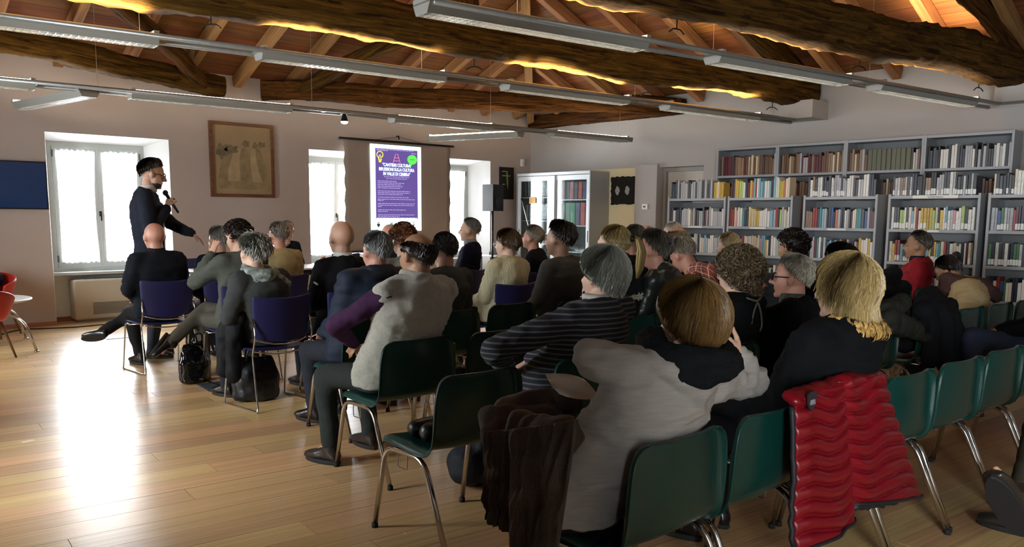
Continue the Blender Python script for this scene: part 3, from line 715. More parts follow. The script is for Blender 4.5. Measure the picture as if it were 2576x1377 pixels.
for si, z0 in enumerate(CSZ['L'][:2]):
    y = 11.49; k = 0
    while y > 10.72:
        w_ = rb.uniform(.014, .026); h_ = rb.uniform(.26, .31)
        bm = BM(); box(bm, -.11, .11, -w_/2, w_/2, 0, h_); c = rb.choice(['#b8bcc0', '#8c9094', '#d6dadd', '#6b6e73', '#e3e5e6'])
        o = obj('magazine', bm, mat('magazine_'+c[1:], c, .25, var=.35, scale=30)); o.location = (CX0+.26, y-w_/2-.008, z0+.0235); o.rotation_euler = (-.05 if si == 0 else .05, 0, 0)
        setp(o, 'glossy grey magazine standing on the %s shelf behind the cabinet glass' % ('upper' if si == 0 else 'second'), 'magazine', 'magazines on the %s cabinet shelf' % ('upper' if si == 0 else 'second')); y -= w_+.016; k += 1
for k in range(4):
    bm = BM(); box(bm, -.15, .15, -.16, .16, 0, .012, bev=.002); o = obj('magazine', bm, mat('magazine_b8bcc0', '#b8bcc0', .25)); o.location = (CX0+.28, 9.98+.02*k, CSZ['R'][2]+.001+k*.0125); o.rotation_euler = (0, 0, .2*k-.3)
    setp(o, 'magazine lying flat in a loose pile low in the glazed cabinet', 'magazine', 'magazines lying flat in the cabinet')

# ---------------------------------------------------------------- things on the walls
def panel(name, c, w_, h_, th, wall, m_, label, cat):
    """flat thing on the window wall ('W', faces -y) or the right wall ('R', faces -x); c is the centre on the wall face"""
    t_ = empty(name, c, 0 if wall == 'W' else -math.pi/2)
    return setp(t_, label, cat)
def lbox(n_, t_, q, m_, bev=0, par=None):
    bm = BM()
    for qq in (q if isinstance(q, list) else [q]): box(bm, *qq, bev=bev)
    return obj(n_, bm, m_, par or t_)
# framed drawing
fx0, fx1, fz0, fz1 = 4.87, 5.85, 1.69, 2.76
t_ = panel('framed_drawing', ((fx0+fx1)/2, YW, (fz0+fz1)/2), 0, 0, 0, 'W', None, 'large beige drawing of draped standing figures in a brown wooden frame', 'picture')
hw, hh = (fx1-fx0)/2, (fz1-fz0)/2
M_PFR = wood('picture_frame_wood', '#5a3720', '#7a5030', .4, axis=0, rand=0)
for q in ((-hw, hw, -.045, -.001, hh-.045, hh), (-hw, hw, -.045, -.001, -hh, -hh+.045), (-hw, -hw+.045, -.045, -.001, -hh+.045, hh-.045), (hw-.045, hw, -.045, -.001, -hh+.045, hh-.045)): lbox('frame_bar', t_, q, M_PFR, .004)
cv = lbox('canvas', t_, (-hw+.04, hw-.04, -.02, -.003, -hh+.04, hh-.04), mat('drawing_ground', '#a08a68', .8, var=.10, scale=3, bump=.1))
rp = random.Random(5)
def blob(n_, cx_, cz_, rx, rz, m_, lobes=3, amp=.15, y=-.0235, par=None, seg=28, rot=0):
    bm = BM(); ph = rp.uniform(0, 6); pts = []
    for k in range(seg):
        a_ = 2*math.pi*k/seg; r_ = 1+amp*math.sin(lobes*a_+ph)+amp*.5*math.sin((lobes+2)*a_+ph*2)
        x_, z_ = rx*r_*math.cos(a_), rz*r_*math.sin(a_); pts.append((cx_+x_*math.cos(rot)-z_*math.sin(rot), y, cz_+x_*math.sin(rot)+z_*math.cos(rot)))
    prism(bm, pts, (0, .0035, 0)); return obj(n_, bm, m_, par)
M_INK = mat('drawing_wash', '#756a52', .9, var=.3, scale=12); M_TON = mat('drawing_tone', '#92805d', .9, var=.25, scale=9); M_LIT = mat('drawing_light', '#ac9873', .9, var=.12, scale=9)
for cx_, cz_, rx, rz, mm in ((-.30, .12, .09, .10, M_INK), (-.16, .15, .10, .06, M_INK), (.06, .24, .05, .05, M_INK), (.20, .20, .035, .07, M_INK), (.30, .24, .06, .04, M_INK)): blob('foliage_wash', cx_, cz_, rx, rz, mm, 5, .18, -.0236, cv)
for i, (cx_, w_, mm) in enumerate(((-.26, .085, M_TON), (-.11, .10, M_LIT), (.06, .11, M_TON), (.20, .08, M_LIT), (.31, .07, M_TON))):
    blob('figure_tone', cx_, -.12, w_, .30, mm, 2, .10, -.0232-.0003*i, cv, rot=.12*(i-2)); 
blob('ground_tone', 0, -.36, .38, .06, M_TON, 4, .1, -.0245, cv)
# wall-mounted screen at the left
t_ = panel('wall_screen', (2.24, YW, 1.78), 0, 0, 0, 'W', None, 'dark blue flat screen mounted on the wall beside the first window', 'screen')
lbox('casing', t_, (-.52, .52, -.07, -.012, -.295, .295), M_BLACK, .006); lbox('display', t_, (-.505, .505, -.0735, -.0702, -.28, .28), mat('screen_blue', '#1b3054', .15, var=.3, scale=1.2, emit=.15)); lbox('wall_bracket', t_, (-.12, .12, -.0115, -.0005, -.1, .1), M_BLACK)
# black batik by the corner
t_ = panel('batik_panel', (10.585, YW, 2.06), 0, 0, 0, 'W', None, 'narrow black batik panel with a yellow stroke by the room corner', 'picture')
lbox('cloth', t_, (-.18, .18, -.02, -.001, -.30, .30), mat('batik_black', '#14140f', .9, var=.4, scale=14), .004)
bm = BM(); prism(bm, [(-.01, -.0225, .24), (.02, -.0225, .22), (.035, -.0225, 0), (.03, -.0225, -.12), (.0, -.0225, -.02), (-.015, -.0225, .12)], (0, .002, 0)); obj('yellow_stroke', bm, mat('batik_yellow', '#8d8424', .9, var=.2, scale=20), t_)
for z_, a_, b_ in ((.22, -.12, -.02), (.14, -.12, .09), (-.02, -.11, -.05)): lbox('white_stroke', t_, (a_, b_, -.0225, -.0205, z_-.006, z_+.006), mat('batik_white', '#b9bcc0', .9))
# black paper work on the right wall
t_ = panel('black_paper_work', (XR-.0125, 9.38, 1.90), 0, 0, 0, 'R', None, 'black ragged-edged paper work with two grey squares beside the glazed cabinet', 'picture')
rp = random.Random(9); pts = []
for s_ in range(4):
    for k in range(12):
        u = k/12*2-1; j = rp.uniform(-.012, .012); a_ = .26+j
        pts.append({0: (u*.26, a_*.92), 1: (a_, -u*.24), 2: (-u*.26, -a_*.92), 3: (-a_, u*.24)}[s_])
bm = BM(); prism(bm, [(x_, -.03, z_) for x_, z_ in pts], (0, .029, 0)); obj('paper', bm, mat('black_paper', '#15140f', .95, var=.3, scale=20, bump=.4), t_)
for s_ in (-1, 1): blob('grey_square', s_*.11, .0, .048, .075, mat('grey_paint', '#9a9b98', .9, var=.5, scale=60), 4, .08, -.033, t_)
t_ = panel('thermostat', (XR-.07, 8.84, 1.62), 0, 0, 0, 'R', None, 'small white wall thermostat between the black paper work and the door', 'thermostat')
lbox('case', t_, (-.06, .06, -.025, -.0005, -.045, .045), M_CARD, .004); lbox('dial_window', t_, (-.03, .015, -.0265, -.0252, -.012, .012), M_BLACK)
t_ = panel('motion_sensor', (10.98, YW, 2.46), 0, 0, 0, 'W', None, 'small white motion sensor high on the wall by the corner', 'sensor')
lbox('case', t_, (-.035, .035, -.06, -.0005, -.07, .07), M_CARD, .012); lbox('lens', t_, (-.024, .024, -.064, -.0602, -.05, .01), M_FRAME, .002)

# ---------------------------------------------------------------- projection screen with the poster
SX0, SX1, SZT, SY = 7.00, 9.18, 2.655, 11.64
scn = empty('projection_screen', ((SX0+SX1)/2, SY, SZT))
bm = BM(); tube(bm, [(SX0-.06-8.09, 0, 0), (SX1+.06-8.09, 0, 0)], .018, 10); obj('top_rod', bm, M_BLACK, scn, True)
bm = BM(); nx, nz = 24, 20; G = []
for iz in range(nz+1):
    row = []
    for ix in range(nx+1):
        x_ = SX0-8.09+.02+(SX1-SX0-.04)*ix/nx; e_ = (abs(ix/nx-.5)*2)**6; row.append(bm.verts.new((x_+.012*e_*math.sin(iz*1.9)*(1 if ix > nx/2 else -1), .004*math.sin(iz*.6), -.0-1.80*iz/nz)))
    G.append(row)
for iz in range(nz):
    for ix in range(nx): bm.faces.new((G[iz][ix], G[iz][ix+1], G[iz+1][ix+1], G[iz+1][ix]))
bmesh.ops.recalc_face_normals(bm, faces=bm.faces); bmesh.ops.solidify(bm, geom=bm.faces, thickness=.002)
obj('fabric', bm, mat('screen_fabric', '#a79a90', .9, var=.03, scale=2), scn, True)
bm = BM(); tube(bm, [(SX0-8.09, 0, -1.81), (SX1-8.09, 0, -1.81)], .014, 8); obj('bottom_bar', bm, M_BLACK, scn, True)
bm = BM(); tube(bm, [(-.02, .06, .10), (-.02, 0, .10), (-.02, -.01, .05)], .012, 6); obj('hook', bm, M_BLACK, scn)
bm = BM(); tube(bm, [(-.45, 0, .02), (-.02, 0, .09), (.45, 0, .02)], .003, 5); obj('cord', bm, M_BLACK, scn)
setp(scn, 'hanging projection screen showing a purple poster between the windows', 'projection screen')
def em(name, col, s): return mat(name, col, .8, emit=s)
PX0, PX1, PZ1, PZ0 = 7.50-8.09, 8.52-8.09, -.055, -1.47
slide = lbox('projected_slide', scn, (PX0, PX1, -.010, -.007, PZ0, PZ1), em('slide_white', '#d9fbff', 1.25))
pw = (PX1-PX0)
def SLX(u): return PX0+u*pw
def SLZ(v): return PZ1+(PZ0-PZ1)*v
def sl(n_, u0, u1, v0, v1, m_, y=-.0125): return lbox(n_, scn, (SLX(u0), SLX(u1), y, y+.0025, SLZ(v1), SLZ(v0)), m_, 0, slide)
M_PUR = em('slide_purple', '#5b4a8c', .75); M_TXT = em('slide_text', '#d8f6ff', 1.2); M_THIN = em('slide_small_text', '#a59ac9', .8)
sl('purple_field', .095, .925, .045, .858, M_PUR)
def text(body, u, v, size, m_, par, sx=1.0):
    tx = bpy.data.curves.new('t', 'FONT'); tx.body = body; tx.size = size; tx.align_x = 'CENTER'; tx.align_y = 'CENTER'; tx.extrude = .0006; tx.offset = size*.022
    to = bpy.data.objects.new('t', tx); COL.objects.link(to); dg = bpy.context.evaluated_depsgraph_get(); me = bpy.data.meshes.new_from_object(to.evaluated_get(dg)); bpy.data.objects.remove(to)
    w_ = link('lettering', me, par, m_); w_.location = (SLX(u), -.0165, SLZ(v)); w_.rotation_euler = (math.pi/2, 0, 0); w_.scale = (sx, 1, 1); return w_
text('"CANTIERE CULTURA:', .505, .232, .073, M_TXT, slide, .78); text('RIFLESSIONI SULLA CULTURA', .505, .283, .073, M_TXT, slide, .74); text('IN VALLE DI CEMBRA"', .505, .335, .073, M_TXT, slide, .76)
# blurred small print: rows of word-sized strokes
rp = random.Random(2)
def words(u0, u1, v, h_, m_, y=-.0145):
    bm = BM(); u = u0
    while u < u1-.01:
        w_ = min(rp.uniform(.02, .075), u1-u); box(bm, SLX(u), SLX(u+w_), y, y+.0015, SLZ(v+h_/2), SLZ(v-h_/2)); u += w_+.011
    setp(obj('small_print', bm, m_, slide), kind='stuff')
for u0, u1, v in ((.12, .85, .056), (.12, .33, .068), (.80, .90, .083), (.26, .75, .368), (.30, .72, .389), (.13, .50, .42), (.13, .67, .44), (.13, .60, .46), (.13, .63, .48), (.13, .57, .50),
                  (.13, .78, .535), (.13, .76, .555), (.13, .62, .575), (.13, .74, .607), (.13, .86, .63), (.13, .24, .645), (.13, .86, .68), (.13, .84, .70), (.13, .20, .718), (.13, .69, .755), (.13, .32, .773), (.13, .86, .812), (.13, .55, .83)): words(u0, u1, v, .0075, M_THIN)
words(.11, .91, .853, .011, M_TXT)
def ring(n_, pts, r_, m_, y=-.016):
    bm = BM(); tube(bm, [(SLX(u), y, SLZ(v)) for u, v in pts], r_, 5); return obj(n_, bm, m_, slide)
M_YEL = em('slide_yellow', '#e2d83a', .9); M_PNK = em('slide_pink', '#cf7f9a', .8); M_GRN = em('slide_green', '#4fdc4c', 1.0)
ring('bulb_icon', [(.18+.058*math.cos(a_), .118-.037*math.sin(a_)) for a_ in np.linspace(-1.0, math.pi+1.0, 18)]+[(.155, .178), (.21, .178), (.205, .165)], .007, M_YEL)
ring('bulb_icon_filament', [(.165, .165), (.165, .13), (.18, .12), (.195, .13), (.195, .165)], .005, M_YEL)
sl('bulb_icon_base', .158, .205, .180, .206, M_YEL, -.0155)
ring('cone_icon', [(.43, .215), (.485, .10), (.525, .10), (.58, .215), (.43, .215)], .005, M_PNK)
ring('cone_icon_stripe', [(.465, .145), (.545, .145)], .005, M_PNK); ring('cone_icon_stripe', [(.447, .18), (.563, .18)], .005, M_PNK)
bm = BM(); prism(bm, [(SLX(.815+.097*math.cos(a_)), -.0165, SLZ(.155-.055*math.sin(a_))) for a_ in np.linspace(0, 2*math.pi, 25)[:-1]], (0, .002, 0)); sb = obj('speech_bubble', bm, M_GRN, slide)
bm = BM(); prism(bm, [(SLX(u), -.016, SLZ(v)) for u, v in ((.76, .195), (.82, .205), (.775, .245))], (0, .002, 0)); obj('speech_bubble_tail', bm, M_GRN, slide)
for k in range(3): sl('bubble_dot', .777+k*.032, .793+k*.032, .150, .160, em('slide_dark', '#243a24', .3), -.0185)
# row of crests and logos along the foot
bm = BM(); prism(bm, [(SLX(.11+u*.055), -.0145, SLZ(.915+v*.045)) for u, v in ((0, 0), (1, 0), (1, .5), (.5, 1), (0, .5))], (0, .002, 0)); cr = obj('crest', bm, em('slide_ink', '#3c4048', .35), slide)
sl('crest_crown', .122, .155, .898, .908, em('slide_ink', '#3c4048', .35), -.0145)
words(.19, .33, .932, .006, em('slide_pale', '#bcd3d8', 1.0)); sl('blue_logo', .365, .42, .905, .938, em('slide_cyan', '#49aebf', .7), -.0145)
bm = BM(); prism(bm, [(SLX(.50+u*.11), -.0145, SLZ(.90+v*.055)) for u, v in ((0, .7), (.3, .9), (.6, .5), (1, .1), (.8, .7), (.3, 1), (.05, 1))], (0, .002, 0)); obj('leaf_logo', bm, em('slide_mint', '#8fd6bf', .9), slide)
for u, c in ((.70, '#b5745c'), (.815, '#a9b0b3')):
    sl('shield_logo', u, u+.045, .912, .945, em('slide_sh'+c[1:], c, .6), -.0145); sl('shield_logo_top', u+.008, u+.038, .893, .901, em('slide_ink', '#3c4048', .35), -.0145)
# ---------------------------------------------------------------- chairs
M_GRNP = mat('green_plastic', '#0b3530', 0.27, var=.06, scale=3, bump=.05, bscale=300)
M_RUB = mat('black_rubber', '#121110', .8)
def green_shell():
    """one-piece plastic shell: dished seat running up into a curved back, with a rim turned down and back"""
    prof = [(.245, .400, .455), (.238, .430, .475), (.20, .441, .49), (.10, .437, .50), (.0, .430, .505), (-.08, .428, .51), (-.135, .437, .515), (-.165, .468, .515), (-.178, .515, .51), (-.184, .58, .505), (-.188, .65, .50), (-.191, .72, .485), (-.193, .757, .45), (-.194, .775, .37)]
    us = [-1, -.97, -.8, -.5, -.2, .2, .5, .8, .97, 1]
    bm = BM(); G = []
    for i, (y, z, w_) in enumerate(prof):
        a_ = prof[max(i-1, 0)]; b_ = prof[min(i+1, len(prof)-1)]; T = Vector((0, b_[0]-a_[0], b_[1]-a_[1])).normalized(); Nn = Vector((0, -T.z, T.y))
        if Nn.z < -.2: Nn = -Nn
        Nn = Vector((0, T.z, -T.y)) if i < 7 else Vector((0, -abs(T.z), 0))
        row = []; bk = max(0, min(1, (i-6)/3))
        for u in us:
            x_ = u*w_/2; yy = y+bk*.035*u*u; zz = z+(1-bk)*.018*u*u
            p_ = Vector((x_, yy, zz))
            if abs(u) == 1: p_ += (Vector((0, -.036, 0))*bk+Vector((0, 0, -.036))*(1-bk))
            row.append(bm.verts.new(p_))
        G.append(row)
    top = G[-1]; row = [bm.verts.new(v.co+Vector((0, -.02, .0))) for v in top]; G.append(row)
    for i in range(len(G)-1):
        for j in range(len(us)-1): bm.faces.new((G[i][j], G[i][j+1], G[i+1][j+1], G[i+1][j]))
    return meshed(bm, [('SOLIDIFY', dict(thickness=.006, offset=0)), ('SUBSURF', dict(levels=1, render_levels=1))])
gs_mesh = green_shell()
def green_frame(s):
    bm = BM(); tube(bm, rounded([(s*.262, .27, .012), (s*.248, .19, .405), (s*.248, -.10, .405), (s*.262, -.28, .012)], .075, 5), .0125, 10); return bm
def make_green():
    t_ = empty('green_chair')
    o_ = link('seat_shell', gs_mesh, t_, M_GRNP, True)
    for s in (-1, 1):
        f_ = obj('leg_frame', green_frame(s), M_CHROME, t_, True)
        for y in (.27, -.28):
            bm = BM(); tube(bm, [(s*.262, y, 0), (s*.262, y*1.0, .022)], .0155, 8); obj('foot_cap', bm, M_RUB, f_, True)
        bm = BM(); tube(bm, rounded([(s*.252, .09, .395), (s*.252, .09, .33), (s*.252, .02, .33), (s*.252, .02, .395)], .012), .003, 5); obj('linking_bracket', bm, M_CHROME, f_)
    bm = BM(); tube(bm, [(-.248, .10, .403), (.248, .10, .403)], .009, 8); obj('crossbar', bm, M_CHROME, t_, True)
    return t_
proto_g = make_green(); remember(proto_g); used_g = [False]
def green(x, y, label, rz=0.0, group='green plastic chairs in rows'):
    o = proto_g if not used_g[0] else copy_tree(proto_g); used_g[0] = True
    o.location = (x, y, 0); o.rotation_euler = (0, 0, rz); return setp(o, label, 'chair', group)
M_BLUE = mat('blue_seat', '#15164a', .55, var=.08, scale=4, bump=.08, bscale=250)
def make_blue():
    t_ = empty('blue_chair')
    def sheet(fn, nu, nv, th):
        bm = BM(); G = [[bm.verts.new(fn(i/nu*2-1, j/nv)) for i in range(nu+1)] for j in range(nv+1)]
        for j in range(nv):
            for i in range(nu): bm.faces.new((G[j][i], G[j][i+1], G[j+1][i+1], G[j+1][i]))
        return meshed(bm, [('SOLIDIFY', dict(thickness=th, offset=0)), ('SUBSURF', dict(levels=1, render_levels=1))])
    def back(u, v):
        w_ = .255*(1-.10*(1-v)); z = .545+.315*v; sag = .055*(1-u*u)*(1 if v < .2 else 0)
        return (u*w_, -.215-.035*v+.055*u*u, z-(.045*(1-u*u)*(1-v)**2)-.02*(1-u*u)*v)
    def seat(u, v): return (u*.235, -.19+.42*v, .445+.018*u*u-.02*max(0, v-.75)*4*(v-.75)-.008*math.sin(v*3))
    link('backrest', sheet(back, 12, 8, .012), t_, M_BLUE, True); link('seat', sheet(seat, 10, 8, .014), t_, M_BLUE, True)
    for s in (-1, 1):
        bm = BM(); tube(bm, rounded([(s*.24, .10, .44), (s*.25, .17, .435), (s*.262, .235, .02), (s*.262, .25, .0075), (s*.262, -.24, .0075), (s*.255, -.235, .03), (s*.242, -.16, .42), (s*.242, -.21, .56), (s*.232, -.175, .70)], .03, 4), .0075, 8)
        obj('side_frame', bm, M_CHROME, t_, True)
    bm = BM(); tube(bm, [(u*.235, -.23+.055*u*u, .535-.045*(1-u*u)) for u in np.linspace(-1, 1, 11)], .006, 6); obj('back_wire', bm, M_CHROME, t_, True)
    bm = BM(); tube(bm, [(u*.238, -.20+.03*u*u, .437+.012*u*u-.02*(1-u*u)) for u in np.linspace(-1, 1, 9)], .006, 6); obj('seat_wire', bm, M_CHROME, t_, True)
    bm = BM(); tube(bm, [(-.25, .1, .43), (.25, .1, .43)], .006, 6); obj('crossbar', bm, M_CHROME, t_, True)
    return t_
proto_b = make_blue(); remember(proto_b); used_b = [False]
def blue(x, y, label, rz=0.0, group='blue chairs in the front rows'):
    o = proto_b if not used_b[0] else copy_tree(proto_b); used_b[0] = True
    o.location = (x, y, 0); o.rotation_euler = (0, 0, rz); return setp(o, label, 'chair', group)
# row 0 (nearest), centres from the feet and back edges seen in the photo
S = math.radians(-3)
green(2.08, 1.66, 'green plastic chair under the woman in the light grey sweater')
green(2.63, 1.66, 'empty green plastic chair between the grey-sweater woman and the red jacket')
green(3.16, 1.64, 'green plastic chair with the red puffer jacket hung over its back')
green(3.72, 1.62, 'empty green plastic chair next to the red puffer jacket', S)
green(4.28, 1.60, 'empty green plastic chair, second along from the red puffer jacket', S)
green(4.84, 1.58, 'empty green plastic chair, third along from the red puffer jacket', S)
green(5.42, 1.56, 'empty green plastic chair, fourth along from the red puffer jacket', S)
# row 1
green(2.29, 2.88, 'empty green plastic chair with a dark bag on its seat at the aisle end')
green(2.95, 2.84, 'green plastic chair under the woman in the striped sweater')
green(3.84, 2.60, 'green plastic chair under the woman with big brown curls', S)
green(4.42, 2.48, 'green plastic chair under the grey-haired man in dark glasses', S)
green(5.45, 2.50, 'green plastic chair hidden behind the blonde woman', S)
green(6.90, 2.44, 'empty green plastic chair with glossy top edge before the brown scarf', S)
green(7.45, 2.40, 'green plastic chair under the woman in the brown scarf', S)
green(8.00, 2.36, 'empty green plastic chair beside the woman in the brown scarf', S)
# row 2
green(2.64, 3.82, 'green plastic chair under the man in the grey fleece vest')
green(3.22, 3.80, 'green plastic chair with a flat cap and bag on its seat')
green(4.42, 3.72, 'green plastic chair under the ponytailed woman', S)
green(4.98, 3.68, 'green plastic chair under the man in the dark leather jacket', S)
green(5.55, 3.64, 'green plastic chair under the man in the plaid shirt', S)
green(6.65, 3.55, 'green plastic chair under the person with dark curly hair', S)
green(8.02, 3.45, 'green plastic chair with dark coats thrown over it', S)
green(8.60, 3.42, 'green plastic chair under the man in the red jacket', S)
# row 3
green(2.97, 4.75, 'green plastic chair under the man in the navy puffer coat')
green(3.62, 4.75, 'green plastic chair under the short-haired man in a dark sweater')
green(4.28, 4.85, 'empty green plastic chair before the woman in the cream sweater')
green(4.88, 4.72, 'green plastic chair under the dark-haired man in the grey sweater')
green(5.90, 4.66, 'green plastic chair behind the leather jacket', S)
green(6.48, 4.62, 'green plastic chair under the balding man by the low bookcase', S)
green(7.35, 4.58, 'green plastic chair under the fair-haired person by the low bookcase', S)
# blue rows
blue(2.84, 5.84, 'blue chair with chrome sled legs under the woman with spiky grey hair', .09)
blue(3.46, 5.82, 'blue chair with chrome sled legs under the bald man in uniform', .03)
blue(4.05, 5.78, 'blue chair with chrome sled legs under the woman with auburn curls')
blue(5.02, 5.62, 'blue chair with chrome sled legs under the woman in the cream sweater')
blue(3.05, 6.82, 'blue chair with chrome sled legs under the man with crossed legs')
blue(4.65, 6.80, 'blue chair with chrome sled legs under the sunburnt bald man')
blue(6.30, 6.55, 'blue chair with chrome sled legs under the grey-haired person in black')
blue(2.72, 7.82, 'blue chair with chrome sled legs at the aisle under the bald man in black', .07)
blue(3.30, 7.80, 'blue chair with chrome sled legs under the man in the dark suit')
blue(3.90, 7.80, 'blue chair with chrome sled legs under the man in the beige jumper')
blue(5.95, 7.35, 'blue chair with chrome sled legs under the man in navy turned sideways', .5)
blue(4.30, 10.98, 'empty blue chair behind the end of the speakers table', math.pi)
blue(6.75, 11.0, 'empty blue chair behind the table beside the white cup', math.pi)
blue(5.50, 10.98, 'blue chair under the man facing the audience behind the table', math.pi)
# ---------------------------------------------------------------- speakers' table and what stands on it
M_TOP = mat('table_white', '#d5d8d8', .25, var=.02, scale=3)
tb = empty('speakers_table', (5.6, 10.3, 0))
lbox('tabletop', tb, (-1.6, 1.6, -.36, .36, .715, .74), M_TOP, .006)
for sx in (-1.5, 0, 1.5):
    for sy in (-.3, .3):
        bm = BM(); tube(bm, [(sx, sy, 0), (sx, sy, .714)], .018, 10); obj('leg', bm, M_CHROME, tb, True)
lbox('apron', tb, (-1.5, 1.5, -.31, -.29, .64, .714), M_BLACK)
setp(tb, 'long white-topped table on metal legs for the speakers', 'table')
t_ = empty('paper_cup', (6.55, 10.12, .7405)); bm = BM(); lathe(bm, [(.030, 0), (.032, .002), (.042, .115), (.044, .118), (.041, .118), (.033, .02), (.004, .012)], 18); obj('cup_body', bm, M_CARD, t_, True)
bm = BM(); lathe(bm, [(.0425, .112), (.046, .115), (.046, .122), (.0405, .122)], 18); obj('rim', bm, M_CARD, t_, True); setp(t_, 'white paper cup standing on the speakers table', 'cup')
t_ = empty('drinking_glass', (6.82, 10.2, .7405)); bm = BM(); lathe(bm, [(.03, 0), (.036, .10), (.034, .10), (.028, .006), (.004, .006)], 16); obj('glass_body', bm, M_CG, t_, True); bm = BM(); lathe(bm, [(.0275, .007), (.0315, .06), (.004, .06)], 16); obj('water', bm, M_CG, t_, True); setp(t_, 'drinking glass beside the white cup on the table', 'glass')
t_ = empty('laptop', (7.0, 10.35, .7405), .35); lbox('keyboard_base', t_, (-.17, .17, -.12, .12, 0, .018), M_BLACK, .004); bm = BM(); box(bm, -.17, .17, -.006, .006, 0, .23, Matrix.Translation((0, -.125, .015)) @ Matrix.Rotation(.25, 4, 'X')); obj('lid', bm, M_BLACK, t_); setp(t_, 'open black laptop at the end of the speakers table', 'laptop')
for i, (x_, y_, r_) in enumerate(((6.1, 10.1, .1), (6.35, 10.25, -.3), (4.4, 10.15, .2))):
    bm = BM(); box(bm, -.105, .105, -.15, .15, 0, .003+i*.002); o = obj('paper_sheet', bm, M_CARD); o.location = (x_, y_, .7405); o.rotation_euler = (0, 0, r_); setp(o, ['white paper sheet in front of the facing man', 'thicker white paper stack beside the cup', 'white paper stack at the empty end of the table'][i], 'paper')
# loudspeaker on a stand, microphone stand, small side table in the corner
t_ = empty('speaker_stand', (9.62, 11.02, 0)); bm = BM(); tube(bm, [(0, 0, .12), (0, 0, 1.53)], .018, 10); obj('pole', bm, M_BLACK, t_, True)
for k in range(3):
    a_ = k*2.094+.4; bm = BM(); tube(bm, [(0, 0, .52), (.42*math.cos(a_), .42*math.sin(a_), .012)], .011, 8); obj('leg', bm, M_BLACK, t_, True)
bm = BM(); lathe(bm, [(.03, .48), (.03, .58), (.02, .6)], 12); obj('collar', bm, M_BLACK, t_, True); setp(t_, 'black tripod speaker stand near the last window', 'stand')
t_ = empty('loudspeaker', (9.62, 11.02, 1.531), math.radians(8)); bm = BM(); prism(bm, [(-.14, -.13, 0), (.14, -.13, 0), (.11, .14, 0), (-.11, .14, 0)], (0, 0, .46)); obj('cabinet', bm, mat('speaker_black', '#17181a', .6, bump=.2, bscale=120), t_)
lbox('grille', t_, (-.12, .12, -.137, -.1302, .03, .43), mat('speaker_grille', '#0c0d0e', .7, bump=.5, bscale=400)); bm = BM(); lathe(bm, [(.01, 0), (.10, .004), (.10, .008)], 20, Matrix.Translation((0, -.1375, .15)) @ Matrix.Rotation(math.pi/2, 4, 'X')); obj('woofer_ring', bm, M_BLACK, t_); setp(t_, 'black loudspeaker box raised on a stand before the last window', 'loudspeaker')
t_ = empty('microphone_stand', (10.33, 10.75, 0)); bm = BM(); tube(bm, [(0, 0, .02), (0, 0, .9)], .011, 8); obj('pole', bm, M_BLACK, t_, True); bm = BM(); tube(bm, [(.05, -.05, .75), (-.16, .10, 1.72)], .008, 8); obj('boom', bm, M_CHROME, t_, True); bm = BM(); ellipsoid(bm, (-.165, .105, 1.74), (.022, .022, .026)); obj('clip', bm, M_BLACK, t_, True); bm = BM(); lathe(bm, [(.15, 0), (.15, .015), (.03, .025)], 20); obj('base', bm, M_BLACK, t_, True); setp(t_, 'microphone stand with slanting boom beside the glazed cabinet', 'stand')
t_ = empty('side_table', (9.95, 11.2, 0)); lbox('tabletop', t_, (-.30, .30, -.25, .25, .72, .745), M_TOP, .004)
for sx in (-.26, .26):
    for sy in (-.21, .21): lbox('leg', t_, (sx-.015, sx+.015, sy-.015, sy+.015, 0, .719), M_CHROME)
setp(t_, 'small white side table under the loudspeaker corner', 'table')
t_ = empty('amplifier_mixer', (9.95, 11.2, .7455), .2); lbox('case', t_, (-.16, .16, -.12, .12, 0, .06), M_BLACK, .006); lbox('control_strip', t_, (-.14, .14, -.124, -.1202, .01, .05), M_ALU); setp(t_, 'small black audio mixer on the side table', 'mixer')

# ---------------------------------------------------------------- left side: fan coil, armchairs, round table, cable, floor boxes
t_ = empty('fan_coil_heater', (3.62, 11.99, 0))
bm = BM(); box(bm, -.58, .58, -.13, .125, .03, .565, bev=.03); cb = obj('casing', bm, mat('heater_cream', '#c9c0ad', .5, var=.02, scale=3), t_, True)
lbox('plinth', t_, (-.55, .55, -.10, .12, 0, .03), mat('heater_plinth', '#8d8776', .6))
lbox('top_vent', t_, (-.42, .52, -.09, .06, .5655, .573), mat('vent_grey', '#85867f', .5))
for k in range(9): lbox('grille_slat', t_, (-.36, .50, -.1365, -.1305, .10+k*.018, .108+k*.018), mat('vent_dark', '#5d574a', .5))
setp(t_, 'cream fan coil heater with slatted grille below the first window', 'heater')
M_RED = mat('red_shell', '#b02a20', .45, var=.05, scale=3); M_LEG = wood('chair_leg_wood', '#5a4128', '#7c5c3a', .45, axis=2, rand=.05)
